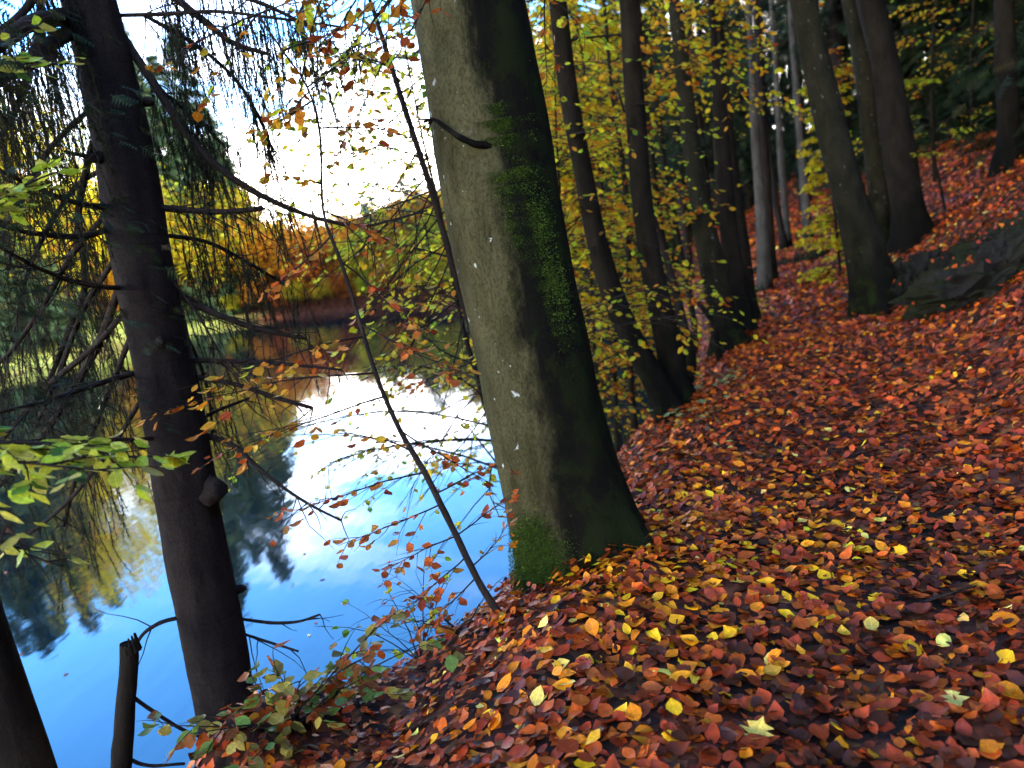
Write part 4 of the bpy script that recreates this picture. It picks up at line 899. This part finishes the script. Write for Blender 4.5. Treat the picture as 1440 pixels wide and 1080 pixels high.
# ------------------------------------------------------------------ the far shore
def polar(az, s): R = float(np.interp(math.radians(az), TH, RS)) + s; return R * math.sin(math.radians(az)), R * math.cos(math.radians(az))
def broadleaf(name, x, y, h, r, pal, lab, n=2400, lsize=.30, group=None):
    b0 = np.array([x, y, float(ground(x, y))]); t = thing(name, b0, lab, 'tree', group); g = G(); q = spline([b0 + [0, 0, -.4], b0 + [.1, 0, h * .4], b0 + [rng.normal(0, .3), 0, h * .93]], 12); tube(g, q, np.linspace(.018 * h, .03, 12), 8, .03)
    gl = G(); cs = crown_leaves(gl, b0 + [0, 0, h * .58], (r, r, h * .40), n, lsize, pal, .4, 44, DIAMOND)
    for c_ in cs[:20]: i = int(np.clip((c_[2] - b0[2]) / h * 9, 2, 9)); tube(g, spline([q[i], (q[i] + c_) / 2, c_], 5), np.linspace(.06, .015, 5), 4)
    g.build('trunk', M_MID, t); gl.build('crown', M_FOL, t, kind='stuff'); return t
GRP = 'trees on the far shore'
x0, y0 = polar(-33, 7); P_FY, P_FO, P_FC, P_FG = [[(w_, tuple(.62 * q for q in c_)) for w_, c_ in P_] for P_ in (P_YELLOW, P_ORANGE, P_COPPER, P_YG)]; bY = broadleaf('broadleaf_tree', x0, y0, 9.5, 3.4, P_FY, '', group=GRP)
x0, y0 = polar(-19, 6); bO = broadleaf('broadleaf_tree', x0, y0, 9, 3.2, P_FO, '', group=GRP)
x0, y0 = polar(-13, 4); bC = broadleaf('broadleaf_tree', x0, y0, 7, 3.0, P_FC, '', group=GRP)
x0, y0 = polar(-9, 6); bG = broadleaf('broadleaf_tree', x0, y0, 7, 2.8, P_FG, '', group=GRP)
x0, y0 = polar(-30, 10); cF = conifer('spruce_tree', x0, y0, 19, 3.6, .6, P_CONF, '', 260, GRP, .75)
KN = {0: 'yellow tree on the far shore', 1: 'orange tree on the far shore', 2: 'copper-brown tree on the far shore', 3: 'yellow-green tree on the far shore', 4: 'tall dark spruce on the far shore'}
x0, y0 = polar(-28.6, 4); bT = broadleaf('broadleaf_tree', x0, y0, 19.5, 4.6, P_YELLOW, '', n=4200, lsize=.36, group=GRP); KN[5] = 'tall golden tree on the far shore'
protos = (bY, bO, bC, bG, cF, bT); far_items += [(o, KN[i]) for i, o in enumerate(protos)]
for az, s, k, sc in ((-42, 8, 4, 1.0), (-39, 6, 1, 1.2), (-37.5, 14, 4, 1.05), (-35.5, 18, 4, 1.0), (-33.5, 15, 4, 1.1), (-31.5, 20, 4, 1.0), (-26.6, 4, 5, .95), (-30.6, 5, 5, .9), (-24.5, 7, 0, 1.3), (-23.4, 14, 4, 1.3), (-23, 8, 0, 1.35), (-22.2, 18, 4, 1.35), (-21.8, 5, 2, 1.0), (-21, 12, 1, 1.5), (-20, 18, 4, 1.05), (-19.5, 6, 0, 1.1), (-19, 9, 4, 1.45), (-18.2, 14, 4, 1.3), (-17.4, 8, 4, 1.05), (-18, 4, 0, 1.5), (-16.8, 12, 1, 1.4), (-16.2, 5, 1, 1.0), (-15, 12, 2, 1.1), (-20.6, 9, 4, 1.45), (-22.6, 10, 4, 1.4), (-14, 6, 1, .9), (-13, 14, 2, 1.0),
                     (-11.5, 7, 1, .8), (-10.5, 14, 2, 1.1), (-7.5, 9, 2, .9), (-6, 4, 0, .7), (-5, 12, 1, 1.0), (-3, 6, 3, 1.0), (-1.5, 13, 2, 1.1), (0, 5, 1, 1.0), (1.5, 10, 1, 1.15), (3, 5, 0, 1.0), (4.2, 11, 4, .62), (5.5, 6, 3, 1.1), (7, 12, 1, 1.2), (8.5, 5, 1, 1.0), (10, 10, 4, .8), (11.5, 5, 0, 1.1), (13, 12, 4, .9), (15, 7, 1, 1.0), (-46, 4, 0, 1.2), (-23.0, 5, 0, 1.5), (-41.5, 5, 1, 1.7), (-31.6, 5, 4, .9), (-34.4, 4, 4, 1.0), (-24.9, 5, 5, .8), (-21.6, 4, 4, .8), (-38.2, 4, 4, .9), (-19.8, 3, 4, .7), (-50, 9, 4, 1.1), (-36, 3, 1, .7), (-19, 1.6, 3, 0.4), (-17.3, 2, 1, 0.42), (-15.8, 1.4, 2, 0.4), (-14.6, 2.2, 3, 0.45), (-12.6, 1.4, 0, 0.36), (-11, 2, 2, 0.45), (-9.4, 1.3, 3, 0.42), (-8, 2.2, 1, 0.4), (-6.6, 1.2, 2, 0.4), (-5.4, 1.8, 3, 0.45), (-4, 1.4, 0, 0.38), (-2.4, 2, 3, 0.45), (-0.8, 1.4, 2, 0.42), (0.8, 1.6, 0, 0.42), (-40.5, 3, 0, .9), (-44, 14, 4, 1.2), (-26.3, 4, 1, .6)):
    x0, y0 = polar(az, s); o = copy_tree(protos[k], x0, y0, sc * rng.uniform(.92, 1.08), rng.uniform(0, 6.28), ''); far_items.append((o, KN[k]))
# the wood that climbs the hill behind: one mass
gl, gt, gn = G(), G(), G()
for _ in range(560):
    az = rng.uniform(-52, 19); s = rng.uniform(7, 85) if -24 < az < 2 else rng.uniform(18, 50); x0, y0 = polar(az, s); z0 = float(ground(x0, y0)); con = rng.random() < (.55 if az < -24 or az > 6 else .25)
    sc = .7 if -23 < az < 1 else 1.0
    if con and -32 < az < -24: con = False
    if con: conifer_boughs(gn, lambda z: np.array([x0, y0, z]), z0 + .5, z0 + rng.uniform(11, 17) * sc, 2.8 * sc, 46, P_CONF, 6, 1.1 * sc)
    else:
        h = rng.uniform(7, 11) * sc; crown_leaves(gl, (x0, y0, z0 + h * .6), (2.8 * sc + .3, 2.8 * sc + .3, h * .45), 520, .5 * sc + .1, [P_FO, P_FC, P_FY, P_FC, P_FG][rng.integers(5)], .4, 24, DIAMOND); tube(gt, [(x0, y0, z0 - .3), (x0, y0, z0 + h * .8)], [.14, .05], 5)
wood_ = gl.build('far_woodland', M_FOL, kind='stuff'); wood_['label'] = 'autumn woodland mass climbing the hill beyond the lake'; wood_['category'] = 'woodland'
cw = gn.build('far_conifer_woodland', M_NEEDLE, kind='stuff'); cw['label'] = 'dark conifers scattered through the hillside wood beyond the lake'; cw['category'] = 'woodland'
ft = gt.build('far_trunks', M_MID, kind='stuff'); ft['label'] = 'trunks standing in the hillside wood beyond the lake'; ft['category'] = 'woodland'

# ------------------------------------------------------------------ fallen leaves
def litter_zone(x, y):
    u, v = uv(x, y); w = v - pathc(u); return u, w
def make_litter(n, box, size, lift, tilt, lo, near_only=None):
    u0, u1, w0, w1 = box; u = rng.uniform(u0, u1, n); w = rng.uniform(w0, w1, n); x, y = xy(u, w + pathc(u)); z = ground(x, y)
    P = np.stack([x, y, z], -1); px, py, d = project(P); ok = (d > .4) & (px > -500) & (px < W0 + 500) & (py > -200) & (py < H0 + 350) & (z > WATER_Z - .02)
    if near_only: ok &= near_only(np.hypot(x, y))
    # keep leaves off the trunk feet
    return P[ok], u[ok], w[ok]
def litter_cols(u, w, P):
    n = len(u); c = np.empty((n, 3)); bt = np.hypot(P[:, 0] - BB[0] - .45, P[:, 1] - BB[1] + .35)
    r = rng.random(n); path = np.exp(-((w - .25) / .75) ** 2)
    z = np.where(w < -1.15 + rng.normal(0, .12, n), 3, np.where(r < path * .9 * np.clip(1.5 - u / 7, .12, 1), 0, np.where(w > 1.1, 4, 1)))
    z = np.where((bt < 1.0 + rng.normal(0, .25, n)) & (w > -1.25) & (rng.random(n) < .75), 2, z)
    for i, pal in enumerate((P_PATH, P_CREST, P_FOOT, P_BANK, P_SLOPE)):
        m = z == i
        if m.any(): c[m] = pick(pal, m.sum(), .2)
    return c
def lay(P, tiltsd, liftmax):
    n = len(P); N = gnormal(P[:, 0], P[:, 1]); up = nrm(N + rng.normal(0, tiltsd, (n, 3))); a = rng.uniform(0, 6.28, n); xd = np.stack([np.cos(a), np.sin(a), 0 * a], -1); xd = nrm(xd - up * (xd * up).sum(1)[:, None])
    return P + N * (rng.uniform(.002, 1, n) ** 1.6 * liftmax)[:, None], xd, up
singles = []
g = G()
for n, box, size, tl, lf, tplset, cond in ((30000, (.4, 5.2, -3.2, 3.6), .063, .25, .03, LEAVES, lambda r: r < 5.0), (40000, (2, 11, -3.4, 4.6), .068, .36, .04, [LOW], lambda r: (r >= 4.8) & (r < 10.5)), (34000, (7, 24, -3.5, 4.6), .095, .38, .05, [DIAMOND], lambda r: (r >= 10) & (r < 24)), (16000, (20, 42, -4, 4.2), .17, .3, .06, [DIAMOND], lambda r: r >= 22)):
    P, u, w = make_litter(n, box, size, lf, tl, 0, cond); c = litter_cols(u, w, P); Q, xd, up = lay(P, tl, lf); M = frames(xd, up); sz = size * rng.uniform(.5, 1.3, len(P)) * np.where(w < -1.2, .8, 1); k = rng.integers(0, len(tplset), len(P))
    Q = Q - M[:, :, 0] * (sz * .5)[:, None]
    for i, t in enumerate(tplset): m = k == i; scatter(g, t, Q[m], M[m], sz[m], c[m])
for o in [q for q in bpy.data.objects if q.parent is None and q.get('category') in ('tree', 'sapling')]:
    b_ = np.array(o.location); dist = np.hypot(b_[0], b_[1])
    if dist > 17 or b_[2] < WATER_Z + .3: continue
    tr = [c for c in o.children if c.name.startswith('trunk')]
    if not tr: continue
    co = np.array([v.co for v in tr[0].data.vertices]); m_ = abs(co[:, 2]) < .12; r0 = np.hypot(co[m_, 0], co[m_, 1]).mean() if m_.any() else .1; r0 = min(r0, .6); cc = co[m_].mean(0) if m_.any() else np.zeros(3)
    n_ = int(70 + 420 * r0); a = rng.uniform(0, 6.28, n_); rr = r0 * rng.uniform(.85, 1.1, n_) + rng.exponential(.10, n_); x_, y_ = b_[0] + cc[0] + rr * np.cos(a), b_[1] + cc[1] + rr * np.sin(a)
    P = np.stack([x_, y_, ground(x_, y_)], -1); Q, xd, up = lay(P, .35, .02); Q[:, 2] += np.clip(.09 - .5 * (rr - r0), .0, .09) * rng.uniform(0, 1, n_); M = frames(xd, up); u_, w_ = uv(x_, y_)
    scatter(g, LEAVES[0] if dist < 6 else LOW, Q - M[:, :, 0] * .03, M, .064 * rng.uniform(.6, 1.25, n_), litter_cols(u_, w_ - pathc(u_), P))
for o in [q for q in bpy.data.objects if q.get('category') == 'rock']:
    me = o.data; co = np.array([v.co for v in me.vertices]) + np.array(o.location); no = np.array([v.normal for v in me.vertices]); idx = np.where(no[:, 2] > .62)[0]
    if not len(idx): continue
    k_ = rng.choice(idx, min(170, len(idx))); n_ = len(k_); up = nrm(no[k_] + rng.normal(0, .25, (n_, 3))); a = rng.normal(0, 1, (n_, 3)); xd = nrm(a - up * (a * up).sum(1)[:, None]); M = frames(xd, up); k2 = rng.random(n_) < .55
    P = co[k_] + no[k_] * .012 + rng.normal(0, .02, (n_, 3)) * np.array([1, 1, 0]); scatter(g, LOW, P[k2], M[k2], .066 * rng.uniform(.7, 1.2, k2.sum()), pick(P_SLOPE, k2.sum(), .2))
ll = g.build('leaf_litter', M_LITTER, kind='stuff'); ll['label'] = 'thick carpet of fallen red-brown beech leaves over path and slopes'; ll['category'] = 'leaf litter'
# the largest, one by one, children of the forest floor
n = 0; tries = 0
while n < 275 and tries < 4000:
    tries += 1; px, py = rng.uniform(620, 1440), rng.uniform(740, 1085)
    if rng.random() > (py - 600) / 480: continue
    p = hit(px, py, 8); u, w = uv(p[0], p[1]); w = w - float(pathc(u))
    if p[2] < -.5: continue
    pal = P_FOOT if np.hypot(p[0] - BB[0] - .4, p[1] - BB[1] + .4) < .9 else (P_BANK if w < -1.2 else (P_PATH if w > -.5 else P_CREST)); p_, xd, up = lay(p[None], .22, .012); sz = rng.uniform(.06, .092)
    leaf_objects([(p_[0] + up[0] * .028 - xd[0] * sz / 2, xd[0], up[0], sz)], pal, floor, (0, 0, 0), 'fallen_leaf', (0, 1, 2, 3, 4, 5)); n += 1
SL = [((945, 1005), .075, YEL, 4, 'round golden leaf lying flat near the bottom centre of the leaf carpet'), ((1068, 1042), .10, PALE, 99, 'pale yellow maple leaf with pointed lobes near the bottom edge'), ((842, 1048), .07, YEL, 0, 'golden leaf at the bottom edge, left of the round golden one'),
      ((1085, 956), .07, (.62, .30, .025), 1, 'orange-yellow leaf above the pale maple leaf'), ((1184, 904), .07, (.62, .31, .02), 3, 'orange leaf beside the pale two-toned leaf right of centre'), ((1224, 888), .085, PALE, 0, 'upright pale yellow and tan leaf on the path'),
      ((1414, 932), .07, YEL, 4, 'golden round leaf at the right edge of the path'), ((1340, 998), .08, (.60, .46, .10), 99, 'yellow maple leaf in the bottom right of the path'), ((758, 986), .08, PALE, 0, 'pale cream leaf lying on the slope edge below the big beech'),
      ((1170, 1040), .07, (.6, .34, .02), 1, 'amber leaf at the bottom, right of the pale maple leaf'), ((965, 870), .075, YEL, 3, 'bright yellow leaf in the middle of the litter, right of the big beech'), ((1290, 726), .06, YEL, 0, 'small yellow leaf on the path, upper right of centre'),
      ((1240, 742), .07, (.62, .42, .05), 3, 'yellow curled leaf left of the small yellow one on the path'), ((850, 800), .08, (.62, .28, .02), 1, 'orange leaf against the right foot of the big beech'), ((972, 965), .07, (.62, .33, .02), 2, 'curled amber leaf just above the round golden leaf'), ((905, 765), .09, (.6, .24, .02), 0, 'broad orange leaf leaning on the big beech\'s right root')]
for (px, py), sz, c, shp, lab in SL:
    p = hit(px, py, 8); p_, xd, up = lay(p[None], .25, .01); up = nrm(up[0] + nrm(CAM - p) * .35); M = frames(xd, up[None])[0]; q = p + up * .04 - M[:, 0] * sz / 2
    o = bpy.data.objects.new('fallen_leaf', leaf_data(shp, c, 'fallen_leaf')); COL.objects.link(o); o.matrix_world = Matrix(((*(M[0] * sz), q[0]), (*(M[1] * sz), q[1]), (*(M[2] * sz), q[2]), (0, 0, 0, 1))); tag(o, lab, 'leaf', 'bright leaves lying on the litter')

g = G(); n_ = 900; az = np.radians(rng.uniform(-44, -4, n_)); r_ = rng.uniform(4.5, 50, n_) ** 1.0; P = np.stack([r_ * np.sin(az), r_ * np.cos(az), np.full(n_, WATER_Z + .006)], -1)
gr = ground(P[:, 0], P[:, 1]); cl_ = np.sin(P[:, 0] * .9 + 1) + np.sin(P[:, 1] * .6 + P[:, 0] * .3); P = P[(gr < WATER_Z - .05) & ((cl_ > .9) | (rng.random(n_) < .12))]; n_ = len(P); a = rng.uniform(0, 6.28, n_)
scatter(g, DIAMOND, P, frames(np.stack([np.cos(a), np.sin(a), 0 * a], -1), np.tile([0, 0, 1.0], (n_, 1)) + rng.normal(0, .04, (n_, 3))), .07 * rng.uniform(.7, 1.3, n_), pick(P_SLOPE + [(30, PALE)], n_))
fl_ = g.build('floating_leaves', M_LITTER, kind='stuff'); fl_['label'] = 'scattered leaves floating on the lake'; fl_['category'] = 'floating leaves'
for (x1, y1), (x2, y2), lab in (((600, 935), (690, 905), 'thin grey twig lying on the bank below the leaning sapling'), ((640, 1000), (560, 1045), 'short dark twig lying in the brown leaves of the bank'), ((1010, 620), (1075, 590), 'thin twig lying on the crest right of the big beech'), ((1290, 860), (1375, 838), 'bent dark twig lying across the leaves on the path')):
    A, B = hit(x1, y1, 9), hit(x2, y2, 9); g = G(); mid = (A + B) / 2 + np.array([0, 0, .03]) + rng.normal(0, .012, 3); q = spline([A + [0, 0, .03], mid + [0, 0, .02], B + [0, 0, .045]], 10); tube(g, q, np.linspace(.006, .002, 10), 6, .12); tube(g, [q[5], q[5] + nrm(B - A) * .07 + [.03, -.02, .03]], [.003, .001], 4)
    o = g.build('fallen_twig', M_TWIG); tag(o, lab, 'twig', 'twigs lying on the leaves')

# ------------------------------------------------------------------ place-in-the-row labels for the trees of the background
ORD = ['leftmost', 'second from left', 'third from left', 'fourth from left', 'fifth from left', 'sixth from left', 'seventh from left', 'eighth from left', 'ninth from left', 'tenth from left', 'eleventh from left', 'twelfth from left', 'thirteenth from left', 'fourteenth from left', 'fifteenth from left', 'sixteenth from left', 'seventeenth from left', 'eighteenth from left', 'nineteenth from left', 'twentieth from left', 'twenty-first from left', 'twenty-second from left', 'twenty-third from left', 'twenty-fourth from left', 'twenty-fifth from left', 'twenty-sixth from left', 'twenty-seventh from left', 'twenty-eighth from left']
kinds = {}
for o, k in far_items: kinds.setdefault(k, []).append(o)
for k, os_ in kinds.items():
    os_.sort(key=lambda o: project(np.array(o.location) + [0, 0, 2])[0])
    for i, o in enumerate(os_): o['label'] = k + ', ' + (ORD[i] if i < len(os_) / 2 and i < len(ORD) else (ORD[len(os_) - 1 - i].replace('left', 'right') if len(os_) - 1 - i < len(ORD) else 'in the middle')) + ' of its kind'
for o in bpy.data.objects:
    if '_o' in o: del o['_o']
